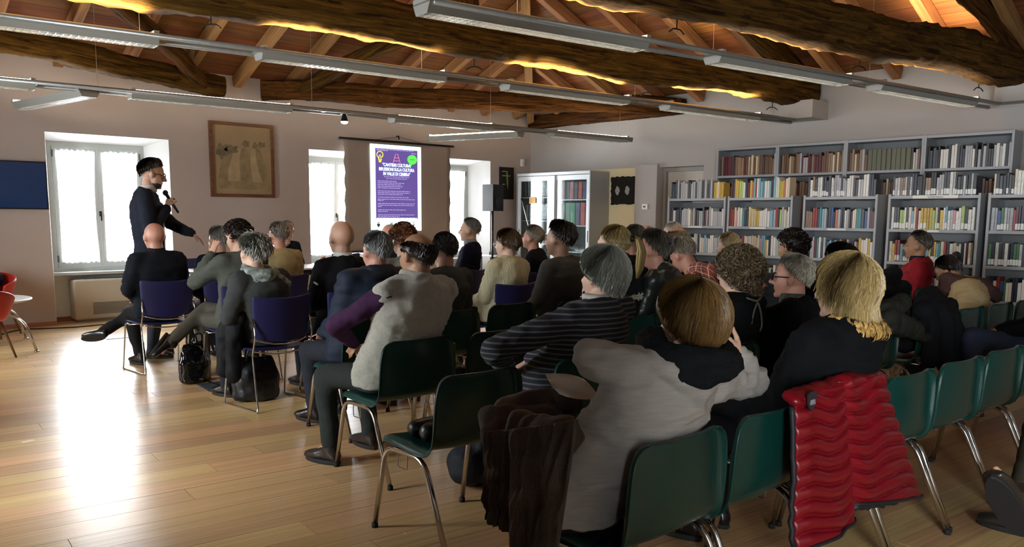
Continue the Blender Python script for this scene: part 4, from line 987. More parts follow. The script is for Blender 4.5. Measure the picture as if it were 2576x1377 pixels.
def armchair(x, y, rz, label):
    t_ = empty('red_armchair', (x, y, 0), rz)
    def fn(u, v):   # bucket shell: u round the back, v up
        a_ = u*2.1; R_ = .20+.10*v**.6; top = .40+.34*v*(.62+.38*math.cos(a_*.75))
        return (R_*1.08*math.sin(a_), -R_*math.cos(a_)*.98+.02, top)
    bm = BM(); nu, nv = 24, 8; G = [[bm.verts.new(fn(i/nu*2-1, j/nv)) for i in range(nu+1)] for j in range(nv+1)]
    c_ = bm.verts.new((0, .05, .385)); 
    for j in range(nv):
        for i in range(nu): bm.faces.new((G[j][i], G[j][i+1], G[j+1][i+1], G[j+1][i]))
    for i in range(nu): bm.faces.new((c_, G[0][i+1], G[0][i]))
    fr_ = bm.verts.new((0, .27, .40)); bm.faces.new((c_, G[0][0], fr_)); bm.faces.new((c_, fr_, G[0][nu]))
    me = meshed(bm, [('SOLIDIFY', dict(thickness=.03, offset=0)), ('SUBSURF', dict(levels=1, render_levels=1))]); link('shell', me, t_, M_RED, True)
    bm = BM(); loft(bm, [((0, .03, z_), (.21*k_, 0, 0), (0, .22*k_, 0)) for z_, k_ in ((.39, .8), (.41, 1), (.445, 1), (.46, .85))], 20); obj('seat_cushion', bm, M_RED, t_, True)
    for sx in (-1, 1):
        for sy in (-1, 1):
            bm = BM(); tube(bm, [(sx*.25, sy*.24, 0), (sx*.16, sy*.15, .385)], [.010, .017], 8); obj('leg', bm, M_LEG, t_, True)
    return setp(t_, label, 'armchair', 'red armchairs')
armchair(1.50, 9.27, -.5, 'red bucket armchair in front of the round coffee table')
armchair(1.92, 11.15, math.pi*.80, 'red bucket armchair by the wall with a dark blue coat on it')
t_ = empty('coffee_table', (1.60, 10.22, 0)); bm = BM(); lathe(bm, [(.05, .505), (.56, .505), (.585, .512), (.585, .525), (.57, .531), (.05, .531)], 40); obj('tabletop', bm, M_TOP, t_, True)
for k in range(4):
    a_ = math.radians(-52+90*k); c_, s_ = math.cos(a_), math.sin(a_); bm = BM(); tube(bm, rounded([(.12*c_, .12*s_, .43), (.50*c_, .50*s_, .38), (.66*c_, .66*s_, .30), (.77*c_, .77*s_, .012)], .14, 5), .014, 10); lg = obj('leg', bm, M_CHROME, t_, True)
    bm = BM(); tube(bm, [(.30*c_, .30*s_, .405), (.30*c_, .30*s_, .505)], .011, 8); obj('stay', bm, M_CHROME, lg, True); bm = BM(); lathe(bm, [(.026, 0), (.028, .01), (.016, .016)], 12, Matrix.Translation((.77*c_, .77*s_, 0))); obj('foot', bm, M_CHROME, lg, True)
bm = BM(); lathe(bm, [(.13, .42), (.13, .44), (.03, .45)], 16); obj('hub', bm, M_CHROME, t_, True)
setp(t_, 'round white coffee table on curved chrome legs', 'table')
pts = [at_z(x_, y_, 0) for x_, y_ in ((-60, 850), (10, 842), (30, 836), (60, 830), (100, 829), (190, 825), (295, 815), (330, 811))]
bm = BM(); tube(bm, [(p_[0], min(p_[1], YW+.05), .008) for p_ in pts], .007, 6); o = obj('cable', bm, M_RUB, None, True); setp(o, 'black cable running along the floor below the first window', 'cable')
M_STEEL = mat('floor_box_steel', '#8a949c', .3, metal=.8); M_BX = mat('floor_box_blue', '#38445a', .5)
for i, (x_, y_, w_, d_) in enumerate(((3.07, 10.20, .17, .16), (2.80, 6.70, .15, .19))):
    t_ = empty('floor_box', (x_, y_, 0), PA); lbox('steel_frame', t_, [(-w_, w_, -d_, -d_+.03, .0003, .006), (-w_, w_, d_-.03, d_, .0003, .006), (-w_, -w_+.03, -d_+.03, d_-.03, .0003, .006), (w_-.03, w_, -d_+.03, d_-.03, .0003, .006)], M_STEEL); lbox('lid', t_, (-w_+.03, w_-.03, -d_+.03, d_-.03, .0003, .005), M_BX if i == 0 else mat('floor_box_dark', '#30353a', .5))
    setp(t_, ['steel floor socket box with blue lid before the speaking man', 'dark floor socket box beside the shiny black handbag'][i], 'floor box')
for i, (x_, y_, w_, h_, r_) in enumerate(((70, 1111, .07, .045, .1), (42, 913.5, .05, .03, .5), (1018, 1343, .012, .012, .3))):
    p_ = at_z(x_, y_, 0); bm = BM(); box(bm, -w_/2, w_/2, -h_/2, h_/2, .0002, .0012); o = obj('tape_scrap', bm, mat('tape_cream', '#e0d2bd', .7)); o.location = (p_[0], p_[1], 0); o.rotation_euler = (0, 0, r_); setp(o, ['cream scrap of tape stuck to the open floor', 'cream scrap of tape by the armchair leg', 'tiny paper crumb on the floor by the green chair legs'][i], 'tape')
# ---------------------------------------------------------------- people
def skin_mat(name, c):
    if name in MATS: return MATS[name]
    M = mat(name, c, .5, var=.10, scale=14, bump=.06, bscale=160); p = M.node_tree.nodes['Principled BSDF']; p.inputs['Subsurface Weight'].default_value = .0; return M
def hair_mat(c0, c1):
    n_ = 'hair_'+c0[1:]+c1[1:]
    if n_ in MATS: return MATS[n_]
    M, N, L, p = nodes_mat(n_); at = N.new('ShaderNodeAttribute'); at.attribute_name = 'rnd'
    r = N.new('ShaderNodeValToRGB'); e = r.color_ramp.elements; e[0].position = .15; e[1].position = .95; e[0].color = (*lin(c0), 1); e[1].color = (*lin(c1), 1)
    L.new(at.outputs['Fac'], r.inputs[0]); L.new(r.outputs[0], p.inputs['Base Color']); p.inputs['Roughness'].default_value = .42; p.inputs['Specular IOR Level'].default_value = .35
    return M
def cloth(name, c, rough=.85, var=.12, scale=18, bump=.35, bscale=220, sheen=0.): return mat(name, c, rough, var=var, scale=scale, bump=bump, bscale=bscale, sheen=sheen, spec=.10)
def stripe_mat(name, c0, c1, freq, axis=2, width=.5, wob=.02):
    if name in MATS: return MATS[name]
    M, N, L, p = nodes_mat(name); tc = N.new('ShaderNodeTexCoord'); sx = N.new('ShaderNodeSeparateXYZ'); nz = N.new('ShaderNodeTexNoise'); nz.inputs['Scale'].default_value = 3.5
    L.new(tc.outputs['Object'], nz.inputs['Vector']); L.new(tc.outputs['Object'], sx.inputs[0])
    m1_ = N.new('ShaderNodeMath'); m1_.operation = 'MULTIPLY_ADD'; m1_.inputs[1].default_value = wob; L.new(nz.outputs['Fac'], m1_.inputs[0]); L.new(sx.outputs[axis], m1_.inputs[2])
    m2_ = N.new('ShaderNodeMath'); m2_.operation = 'MULTIPLY'; m2_.inputs[1].default_value = freq; L.new(m1_.outputs[0], m2_.inputs[0])
    fr = N.new('ShaderNodeMath'); fr.operation = 'FRACT'; L.new(m2_.outputs[0], fr.inputs[0])
    st = N.new('ShaderNodeMath'); st.operation = 'GREATER_THAN'; st.inputs[1].default_value = width; L.new(fr.outputs[0], st.inputs[0])
    mx = N.new('ShaderNodeMix'); mx.data_type = 'RGBA'; L.new(st.outputs[0], mx.inputs[0]); mx.inputs[6].default_value = (*lin(c0), 1); mx.inputs[7].default_value = (*lin(c1), 1)
    L.new(mx.outputs[2], p.inputs['Base Color']); p.inputs['Roughness'].default_value = .9; return M
def plaid_mat():
    M, N, L, p = nodes_mat('plaid'); tc = N.new('ShaderNodeTexCoord'); sx = N.new('ShaderNodeSeparateXYZ'); L.new(tc.outputs['Object'], sx.inputs[0])
    def band(s_, f, lo, hi, off=0.):
        a_ = N.new('ShaderNodeMath'); a_.operation = 'MULTIPLY_ADD'; a_.inputs[1].default_value = f; a_.inputs[2].default_value = off; L.new(s_, a_.inputs[0])
        b_ = N.new('ShaderNodeMath'); b_.operation = 'FRACT'; L.new(a_.outputs[0], b_.inputs[0])
        c_ = N.new('ShaderNodeMath'); c_.operation = 'GREATER_THAN'; c_.inputs[1].default_value = lo; L.new(b_.outputs[0], c_.inputs[0])
        d_ = N.new('ShaderNodeMath'); d_.operation = 'LESS_THAN'; d_.inputs[1].default_value = hi; L.new(b_.outputs[0], d_.inputs[0])
        e_ = N.new('ShaderNodeMath'); e_.operation = 'MULTIPLY'; L.new(c_.outputs[0], e_.inputs[0]); L.new(d_.outputs[0], e_.inputs[1]); return e_.outputs[0]
    cur = None
    def mixin(fac, col, k):
        nonlocal cur
        m_ = N.new('ShaderNodeMix'); m_.data_type = 'RGBA'; s_ = N.new('ShaderNodeMath'); s_.operation = 'MULTIPLY'; s_.inputs[1].default_value = k; L.new(fac, s_.inputs[0]); L.new(s_.outputs[0], m_.inputs[0])
        if cur is None: m_.inputs[6].default_value = (*lin('#b04a40'), 1)
        else: L.new(cur, m_.inputs[6])
        m_.inputs[7].default_value = (*lin(col), 1); cur = m_.outputs[2]
    ax = N.new('ShaderNodeMath'); ax.operation = 'SUBTRACT'; L.new(sx.outputs[2], ax.inputs[0]); L.new(sx.outputs[1], ax.inputs[1])
    mixin(band(sx.outputs[0], 15, .0, .42), '#3a2a2a', .65); mixin(band(ax.outputs[0], 11, .0, .42), '#3a2a2a', .65)
    mixin(band(sx.outputs[0], 15, .66, .74), '#e3d5c8', .85); mixin(band(ax.outputs[0], 11, .66, .74), '#e3d5c8', .85); mixin(band(sx.outputs[0], 15, .18, .24), '#d9c9b9', .6); mixin(band(ax.outputs[0], 11, .18, .24), '#d9c9b9', .6)
    L.new(cur, p.inputs['Base Color']); p.inputs['Roughness'].default_value = .9; return M

HC = Vector((0, -.012, .03))                       # centre of the cranium in head space
def hair_path(az, s, thick, tilt=.30, drop_in=0.0, flare=0.0):
    """point on the head at arc length s from the crown along azimuth az (0 = forehead); past the widest line it hangs straight"""
    R_ = (.080+thick, .099+thick, .092+thick); ph = s/.098; hang = 0.0; lim = 1.80
    if ph > lim: hang = (ph-lim)*.098; ph = lim
    d = Vector((math.sin(ph)*math.sin(az), math.sin(ph)*math.cos(az), math.cos(ph)))
    ct, st = math.cos(tilt), math.sin(tilt); d = Vector((d.x, d.y*ct-d.z*st, d.y*st+d.z*ct))
    p_ = HC+Vector((d.x*R_[0], d.y*R_[1], d.z*R_[2]))
    if hang:
        o_ = Vector((d.x, d.y, 0)); p_ += Vector((0, 0, -hang))+o_*(flare*hang*hang*14-drop_in*hang)
    return p_
def hair_build(head_M, st, seed, parent, base=None):
    """hair: a closed cap hugging the skull plus many flat locks that follow the same paths"""
    rr = random.Random(seed); style = st['style']; th = st.get('thick', .012); tilt = st.get('tilt', .30)
    Lf, Ls, Lb = st.get('L', (.105, .152, .196)); s0 = st.get('s0', (0, 0, 0)); flare = st.get('flare', 0.); din = st.get('din', 0.)
    def wgt(az): c = math.cos(az); return max(c, 0)**1.3, 1-abs(c), max(-c, 0)**.8
    def LL(az):
        f_, s_, b_ = wgt(az); t_ = f_+s_+b_; return (f_*Lf+s_*Ls+b_*Lb)/t_
    def S0(az):
        f_, s_, b_ = wgt(az); t_ = f_+s_+b_; return (f_*s0[0]+s_*s0[1]+b_*s0[2])/t_
    V, Fc, At = [], [], []
    na, ns = 40, 14; lump = st.get('lump', .004); lsc = st.get('lsc', 28)
    grid = []
    for i in range(na):
        az = 2*math.pi*i/na; row = []; a0, a1 = S0(az), LL(az)
        for j in range(ns+1):
            t_ = j/ns; s_ = a0+(a1-a0)*t_; tk = th*(1 if t_ < .9 else .35)*(min(1, (s_-a0)/.03) if a0 > .01 else 1)
            if t_ == 0 and a0 > .01: tk = -.004
            p_ = hair_path(az, s_, tk, tilt, din, flare)
            n_ = (p_-HC).normalized(); p_ = p_+n_*lump*(noise.noise(p_*lsc+Vector((seed, 0, 0)))+.5*noise.noise(p_*lsc*2.3+Vector((0, seed, 0))))
            if t_ == 1: p_ = hair_path(az, s_-.002, -.014 if a1 < .2 else .0, tilt, din+.15, flare)
            row.append(len(V)); V.append(p_); At.append(.35+.3*noise.noise(Vector((math.sin(az)*9, math.cos(az)*9, s_*4+seed))))
        grid.append(row)
    for i in range(na):
        k = (i+1) % na
        for j in range(ns): Fc.append((grid[i][j], grid[k][j], grid[k][j+1], grid[i][j+1]))
    if style == 'curly':
        for q in range(st.get('n', 520)):
            az = rr.uniform(0, 2*math.pi); a1 = LL(az); s_ = rr.uniform(0, a1); ce = hair_path(az, s_, th+rr.uniform(-.006, .010), tilt, din, flare)
            nrm = (ce-HC).normalized(); tg = nrm.orthogonal().normalized(); tg.rotate(Matrix.Rotation(rr.uniform(0, 6.28), 3, nrm)); bt = nrm.cross(tg); R_ = rr.uniform(.008, .017)*st.get('curl', 1.); v_ = rr.random(); w_ = rr.uniform(.6, 1)*st.get('cw', .0045); prev = None; turn = rr.uniform(3.5, 8)
            for k in range(9):
                a_ = turn*k/8; c_ = ce+tg*(R_*math.cos(a_))+bt*(R_*math.sin(a_))*.8+nrm*(R_*.6*math.sin(a_+1))+tg*(k/8-.5)*.012
                o_ = nrm*w_*math.cos(a_)+bt*w_*math.sin(a_*1.0)
                ia, ib = len(V), len(V)+1; V.append(c_+o_); V.append(c_-o_); At += [v_, v_]
                if prev: Fc.append((prev[0], prev[1], ib, ia))
                prev = (ia, ib)
    else:
        n_l = st.get('n', 700); ln0, ln1 = st.get('len', (.05, .09)); lift = st.get('lift', .006); wv = st.get('wave', .004); w0 = st.get('w', .0032); swirl = st.get('swirl', .25)
        for q in range(n_l):
            az = rr.uniform(0, 2*math.pi); a0, a1 = S0(az), LL(az); ln = rr.uniform(ln0, ln1); s_ = rr.uniform(a0, max(a0+.005, a1-ln*st.get('over', .8))); v_ = min(1, max(0, rr.gauss(.5, .14))); w_ = w0*rr.uniform(.6, 1.5); ph = rr.uniform(0, 6.28); dz = rr.uniform(-1, 1)*swirl; prev = None; K = 6; base_t = th*min(1, .35+max(0, s_-a0)/.03 if a0 > .01 else 1)+rr.uniform(.0, .003); lf = lift*rr.uniform(.2, 1.3)
            for k in range(K+1):
                t_ = k/K; q_ = min(1, max(0, (s_+ln*t_)/a1-.6)/.4) if a1 < .21 else 0; tt = (base_t+lf*t_*t_)*(1-.72*q_*q_); p_ = hair_path(az+dz*t_*.6+wv*8*math.sin(ph+t_*5)*.3, min(s_+ln*t_, a1+.012), tt+wv*(1-q_)*math.sin(ph+t_*6), tilt, din, flare)
                p2 = hair_path(az+.05+dz*t_*.6, min(s_+ln*t_, a1+.012), tt, tilt, din, flare); sd = (p2-p_); sd = sd.normalized() if sd.length > 1e-6 else Vector((1, 0, 0)); ww = w_*(1-.75*t_**2); nn = (p_-HC).normalized()*.0012
                ia, ib = len(V), len(V)+1; V.append(p_+sd*ww-nn); V.append(p_-sd*ww+nn); At += [v_, v_]
                if prev: Fc.append((prev[0], prev[1], ib, ia))
                prev = (ia, ib)
    if st.get('pony'):
        R0 = Vector((0, -.125, .055)); tail = [R0, R0+Vector((.005, -.045, -.0)), R0+Vector((.02, -.06, -.07)), R0+Vector((.03, -.045, -.17)), R0+Vector((.03, -.03, -.24))]; rad = [.020, .038, .046, .040, .010]
        for q in range(340):
            a_ = rr.uniform(0, 6.28); rho = rr.uniform(.3, 1); v_ = rr.gauss(.6, .2); prev = None
            for k in range(9):
                t_ = k/8*4; i_ = min(3, int(t_)); f_ = t_-i_; c_ = tail[i_].lerp(tail[i_+1], f_); r_ = rad[i_]*(1-f_)+rad[i_+1]*f_; o_ = Vector((math.cos(a_), .6*math.sin(a_), .4*math.sin(a_)))*r_*rho; sd = Vector((-math.sin(a_), .6*math.cos(a_), 0))*.005
                ia, ib = len(V), len(V)+1; V.append(c_+o_+sd); V.append(c_+o_-sd); At += [v_, v_]
                if prev: Fc.append((prev[0], prev[1], ib, ia))
                prev = (ia, ib)
    me = bpy.data.meshes.new('hair'); me.from_pydata([tuple(head_M @ p_) for p_ in V], [], Fc); me.update()
    a_ = me.attributes.new('rnd', 'FLOAT', 'POINT'); a_.data.foreach_set('value', np.array(At, np.float32))
    return link('hair', me, parent, hair_mat(st['c0'], st['c1']), True)
def hand(bm, wrist, fwd, palm_n, side, curl=.5, spread=.12, sc=1.0):
    """palm, four fingers of different lengths with two bends, thumb from the side of the palm"""
    f = Vector(fwd).normalized(); n = Vector(palm_n); n = (n-f*n.dot(f)).normalized(); x_ = f.cross(n)*side; w_ = Vector(wrist)
    loft(bm, [(w_+f*(.0)*sc, x_*.024*sc, n*.016*sc), (w_+f*.03*sc, x_*.034*sc, n*.016*sc), (w_+f*.065*sc, x_*.040*sc, n*.014*sc), (w_+f*.088*sc, x_*.038*sc, n*.011*sc)], 12)
    for i, (off, L_) in enumerate(((.031, .068), (.0105, .078), (-.0105, .072), (-.031, .056))):
        b0 = w_+f*.082*sc+x_*off*sc; d = (f+x_*spread*(1.5-i)/1.5).normalized(); ang = curl*(.8+.1*i); p0 = b0
        for k, fr_ in enumerate((.42, .32, .26)):
            a_ = ang*(k+.6); dd = d*math.cos(a_)+n*math.sin(a_); p1 = p0+dd*L_*fr_*sc; capsule(bm, p0, (.0088-.0009*k)*sc, p1, (.0082-.0010*k)*sc, 8); p0 = p1
    p0 = w_+f*.025*sc+x_*.030*sc; d = (f*.65+x_*.75+n*.25).normalized()
    for k in range(2):
        dd = (d+f*.35*k+n*.3*k*curl).normalized(); p1 = p0+dd*(.040-.006*k)*sc; capsule(bm, p0, (.0125-.002*k)*sc, p1, (.011-.002*k)*sc, 8); p0 = p1
    return bm
def head_prims(bm, Mh, sc=1.0, nose=1.0):
    R3 = Mh.to_3x3(); k_ = R3.col[0].length
    def E(c, r): ellipsoid(bm, Mh @ Vector(c), r, R3, 14, 9)
    def Cp(a_, ra, b_, rb_): capsule(bm, Mh @ Vector(a_), ra*k_, Mh @ Vector(b_), rb_*k_, 10)
    E((0, -.012, .03), (.078, .097, .090)); E((0, .028, -.02), (.066, .060, .085)); E((0, .032, -.068), (.052, .052, .045))
    Cp((0, .080, .018), .010, (0, .108*nose, -.020), .0145); Cp((-.016, .092, -.024), .010, (.016, .092, -.024), .010)
    Cp((-.036, .073, .030), .014, (.036, .073, .030), .014); Cp((-.040, .062, -.022), .020, (-.030, .070, -.05), .016); Cp((.040, .062, -.022), .020, (.030, .070, -.05), .016)
    Cp((-.019, .083, -.054), .0085, (.019, .083, -.054), .0085); E((0, .072, -.092), (.024, .020, .018))
    for s in (-1, 1): E((s*.082, -.004, -.004), (.011, .020, .033)); E((s*.087, -.010, .008), (.009, .014, .018))
def person(label, pel, head, yaw, skin, hair=None, top=None, trousers='#23262b', shoes='#141212', hy=0., hp=0., hr=0., arms=None, legs=None, stand=False, voxel=.011, bw=1., depth=1., face=False, glasses=None, cols=None, seat=.445, puff=0., wr=.010, hands=False, collar=None, hood=None, sleeves=None, hem=.0, cat='person', no_top=False, tv=.014, lat_roll=0., curve=.035, trouser_wr=.006, hs=1.05):
    """seated (or standing) figure: one continuous body; clothes, hair, shoes, glasses are its children"""
    a = math.radians(yaw); Rz = Matrix.Rotation(a, 3, 'Z'); Ri = Rz.transposed(); org = Vector((pel[0], pel[1], 0))
    hd = Ri @ (Vector(head)-org); hd.z = head[2]
    pz = .92 if stand else seat+.085
    P = Vector((0, 0, pz)); u = (P-hd).normalized(); Mh = Matrix.Translation(hd) @ (Matrix.Rotation(math.radians(hy), 4, 'Z') @ Matrix.Rotation(math.radians(hr), 4, 'Y') @ Matrix.Rotation(math.radians(hp), 4, 'X') @ Matrix.Scale(hs, 4))
    sk_base = Mh @ Vector((0, -.025, -.065)); nb = hd+u*(.132*hs)+Vector((0, -.036, 0))
    lat = Vector((math.cos(lat_roll), 0, math.sin(lat_roll)))
    def L_(t_): return P.lerp(nb, t_)
    sp = [(P+Vector((0, .0, -.045)), .168, .125), (P+Vector((0, 0, .04)), .170, .125), (L_(.32)+Vector((0, -.012, 0)), .152, .112), (L_(.58)+Vector((0, -curve*.8, 0)), .172, .120), (L_(.80)+Vector((0, -curve, 0)), .180, .118), (L_(.93)+Vector((0, -curve*.7, 0)), .135, .092), (nb+Vector((0, 0, .0)), .075, .068)]
    def torso(bm, g, t0=0, t1=7):
        secs = []
        for i, (c, w_, d_) in enumerate(sp[t0:t1]):
            tang = (sp[min(t0+i+1, 6)][0]-sp[max(t0+i-1, 0)][0]).normalized(); la = (lat-tang*lat.dot(tang)).normalized(); fr_ = tang.cross(la)
            secs.append((c, la*(w_*bw+g), fr_*(d_*depth+g)))
        loft(bm, secs, 20)
    sh = [L_(.915)+Vector((0, -curve*.6, -.012))+lat*(s*.172*bw) for s in (-1, 1)]
    A = arms or {}
    def armpts(i):
        s = -1 if i == 0 else 1; d = A.get('L' if i == 0 else 'R')
        if d:
            def tw(q): return Ri @ (Vector(q)-org) if A.get('world') else Vector(q)
            e_, h_ = (tw(d[0]), tw(d[1]))
            if A.get('world'): e_.z, h_.z = d[0][2], d[1][2]
            return e_, h_, (d[2] if len(d) > 2 else None)
        e_ = sh[i]+Vector((s*.055, .07, -.265)); h_ = Vector((s*.07, .29, pz+.10)); return e_, h_, None
    def arm(bm, i, g, to=1.0):
        e_, h_, _ = armpts(i); capsule(bm, sh[i], .056+g, e_, .043+g*.9); w_ = e_.lerp(h_, to); capsule(bm, e_, .043+g*.9, w_, .028+.006*(1-to)+g*.8)
        capsule(bm, L_(.93)+Vector((0, -.02, .0)), .052+g, sh[i], .056+g)
    LG = legs or {}
    def legpts(i):
        s = -1 if i == 0 else 1; d = LG.get('L' if i == 0 else 'R')
        hp_ = P+Vector((s*.088, .02, -.01))
        if d: return [hp_]+[Vector(q) for q in d]
        if stand: return [hp_, Vector((s*.10, .02, .50)), Vector((s*.105, -.02, .09)), Vector((s*.125, .12, .035))]
        return [hp_, Vector((s*.115, .43, seat+.065)), Vector((s*.115, .40, .10)), Vector((s*.13, .53, .035))]
    def leg(bm, i, g, foot=False):
        q = legpts(i); capsule(bm, q[0], .085+g, q[1], .058+g); capsule(bm, q[1], .058+g, q[2], .040+g*1.25)
        if foot:
            hl = q[2]+(q[2]-q[3])*.25; hl.z = q[3].z+.012; m_ = q[2].lerp(q[3], .35); capsule(bm, q[2], .030, m_, .022); capsule(bm, m_, .022, q[2].lerp(q[3], .85), .018)
    # the body, one continuous surface
    bm = BM(); torso(bm, -.004); head_prims(bm, Mh); capsule(bm, nb+Vector((0, 0, -.03)), .066, sk_base, .060)
    for i in (0, 1):
        arm(bm, i, -.004); leg(bm, i, -.004, True); e_, h_, ho = armpts(i); s = -1 if i == 0 else 1
        ho = ho or {}; hand(bm, h_, ho.get('f', (h_-e_)), ho.get('n', (0, 0, -1)), -s*ho.get('side', 1), ho.get('curl', .45), ho.get('spread', .12))
    me = remesh(bm, voxel, 4, .45); body = link('person', me, None, skin, True)
    body.location = org; body.rotation_euler = (0, 0, a); setp(body, label, cat)
    seed = int(abs(pel[0]*131+pel[1]*37)*10) % 997
    # garments
    T = top or {}; g = .016+puff; tm = T.get('m')
    if not no_top:
        bm = BM(); torso(bm, g)
        if hem:   # jacket skirt below the waist
            loft(bm, [(P+Vector((0, 0, -.06-hem)), lat*(.185*bw+g), Vector((0, .135*depth+g, 0))), (P+Vector((0, 0, .05)), lat*(.172*bw+g), Vector((0, .126*depth+g, 0)))], 20)
        if T.get('vest'):
            for i in (0, 1): capsule(bm, L_(.93)+Vector((0, -.02, .0)), .056+g, sh[i], .050+g)
        else:
            for i in (0, 1): arm(bm, i, g*(.9), T.get('to', .93))
        if T.get('roll'): loft(bm, [(nb+Vector((0, -.01, -.035)), lat*.098, Vector((0, .094, 0))), (nb+Vector((0, .0, .015)), lat*.092, Vector((0, .088, 0))), (nb+Vector((0, .012, .055)), lat*.078, Vector((0, .078, 0)))], 18)
        me = remesh(bm, tv, 5, .5); ruffle(me, wr, 6, seed, (1, 1, 1.8)); ruffle(me, wr*.45, 13, seed+3, (.8, .8, 2.4), True)
        if T.get('quilt'):
            n_ = len(me.vertices); cv_ = np.empty(n_*3, np.float32); me.vertices.foreach_get('co', cv_); cv_ = cv_.reshape(-1, 3); nv = np.empty(n_*3, np.float32); me.vertex_normals.foreach_get('vector', nv); nv = nv.reshape(-1, 3)
            cv_ += nv*(np.abs(np.sin(cv_[:, 2]*math.pi/T['quilt']))**.5*.016-.008)[:, None]; me.vertices.foreach_set('co', cv_.ravel()); me.update()
        link(T.get('name', 'jacket'), me, body, tm, True)
        if T.get('vest') or sleeves:
            bm = BM()
            for i in (0, 1): arm(bm, i, .012, .93)
            torso(bm, .006, 3, 7); me = remesh(bm, tv, 4, .5); ruffle(me, wr, 11, seed+5, (1, 1, 1.6)); link('shirt', me, body, sleeves, True)
    if collar:
        bm = BM(); k0 = .086; loft(bm, [(nb+Vector((0, -.012, -.02)), lat*k0*1.08, Vector((0, k0*1.05, 0))), (nb+Vector((0, -.004, .03)), lat*k0*.92, Vector((0, k0*.9, 0))), (nb+Vector((0, .004, .055)), lat*k0*.85, Vector((0, k0*.84, 0)))], 20)
        me = remesh(bm, .010, 2, .4); link('collar', me, body, collar, True)
    if hood:
        bm = BM(); ellipsoid(bm, nb+Vector((0, -.085, -.02)), (.125, .065, .085)); tube(bm, [nb+Vector((.11*math.sin(t_), -.02-.075*math.cos(t_), .02+.02*math.cos(t_))) for t_ in np.linspace(-2.3, 2.3, 13)], .030, 8)
        me = remesh(bm, .014, 4, .5); ruffle(me, .008, 12, seed+9); link('hood', me, body, hood, True)
    bm = BM(); loft(bm, [(P+Vector((0, 0, -.075)), lat*.176*bw, Vector((0, .135*depth, 0))), (P+Vector((0, 0, .06)), lat*(.172*bw), Vector((0, .124*depth, 0)))], 20)
    for i in (0, 1): leg(bm, i, .012)
    me = remesh(bm, .018, 5, .5); ruffle(me, trouser_wr, 9, seed+7); link('trousers', me, body, trousers if not isinstance(trousers, str) else cloth('trousers_'+trousers[1:], trousers), True)
    for i in (0, 1):
        q = legpts(i); d = (q[3]-q[2])
        if LG.get('tilt'+'LR'[i]):
            d.normalize(); up_ = (q[1]-q[2]); up_ = (up_-d*up_.dot(d)).normalized(); b0 = q[2]-d*.055-up_*.075
        else:
            d.z = 0; d = d.normalized() if d.length > .02 else Vector((0, 1, 0)); up_ = Vector((0, 0, 1)); b0 = q[2]-d*.055; b0.z = 0
        sd = up_.cross(d); k_ = LG.get('boot', 1.0); bm = BM()
        loft(bm, [(b0+d*t_*k_+up_*(h_/2+.012), sd*w_*k_, up_*(h_/2)) for t_, w_, h_ in ((-.008, .024, .06), (.005, .036, .085), (.05, .041, .105), (.10, .041, .092), (.16, .047, .068), (.215, .045, .052), (.248, .030, .040))], 14)
        capsule(bm, b0+d*.05+up_*.075, .047, b0+d*.048+up_*(.10 if k_ == 1 else .17), .048 if k_ == 1 else .055)
        me = remesh(bm, .010, 2, .5); so_ = link('shoe', me, body, mat('leather_'+shoes[1:], shoes, .28, var=.1, scale=20, bump=.1), True)
        bm = BM(); loft(bm, [(b0+d*.118*k_+up_*z_, d*.134*k_*e_, sd*.045*k_*e_) for z_, e_ in ((.0005, .96), (.006, 1), (.02, 1), (.024, .95))], 20); obj('sole', bm, M_RUB, so_)
    if hair: hair_build(Mh, hair, seed, body)
    if glasses:
        bm = BM(); gm = mat('glasses_'+glasses[1:], glasses, .3)
        for s in (-1, 1):
            tube(bm, [Mh @ Vector((s*.033+.024*math.cos(t_), .100, .008+.018*math.sin(t_))) for t_ in np.linspace(0, 2*math.pi, 15)], .003, 5)
            tube(bm, [Mh @ Vector(q) for q in ((s*.057, .099, .014), (s*.078, .06, .014), (s*.090, -.01, .012))], .0032, 5)
        tube(bm, [Mh @ Vector((-.010, .102, .012)), Mh @ Vector((.010, .102, .012))], .003, 5); obj('glasses', bm, gm, body)
    if face:
        for s in (-1, 1):
            bm = BM(); ellipsoid(bm, Mh @ Vector((s*.031, .0805, .006)), (.0105, .0105, .0058), Mh.to_3x3(), 10, 7); e_ = obj('eye', bm, mat('eye_white', '#8f867e', .3), body, True)
            bm = BM(); ellipsoid(bm, Mh @ Vector((s*.031, .0890, .005)), (.0050, .0030, .0046), Mh.to_3x3(), 8, 6); obj('iris', bm, mat('iris_brown', '#22160f', .2), e_, True)
            bm = BM(); tube(bm, [Mh @ Vector((s*(.016+.034*t_), .094-.016*t_, .030+.006*math.sin(t_*3))) for t_ in (0, .5, 1)], .004, 5); obj('eyebrow', bm, mat('brow_dark', '#2a211b', .8), body)
        bm = BM(); tube(bm, [Mh @ Vector((x_, .0915-.2*x_*x_*20*.1, -.054+.002*math.cos(x_*200))) for x_ in (-.024, -.012, 0, .012, .024)], .0026, 5); obj('lips', bm, mat('lips', '#7d4a42', .5), body)
    return body, Mh, nb, P, dict(sh=sh, L_=L_)
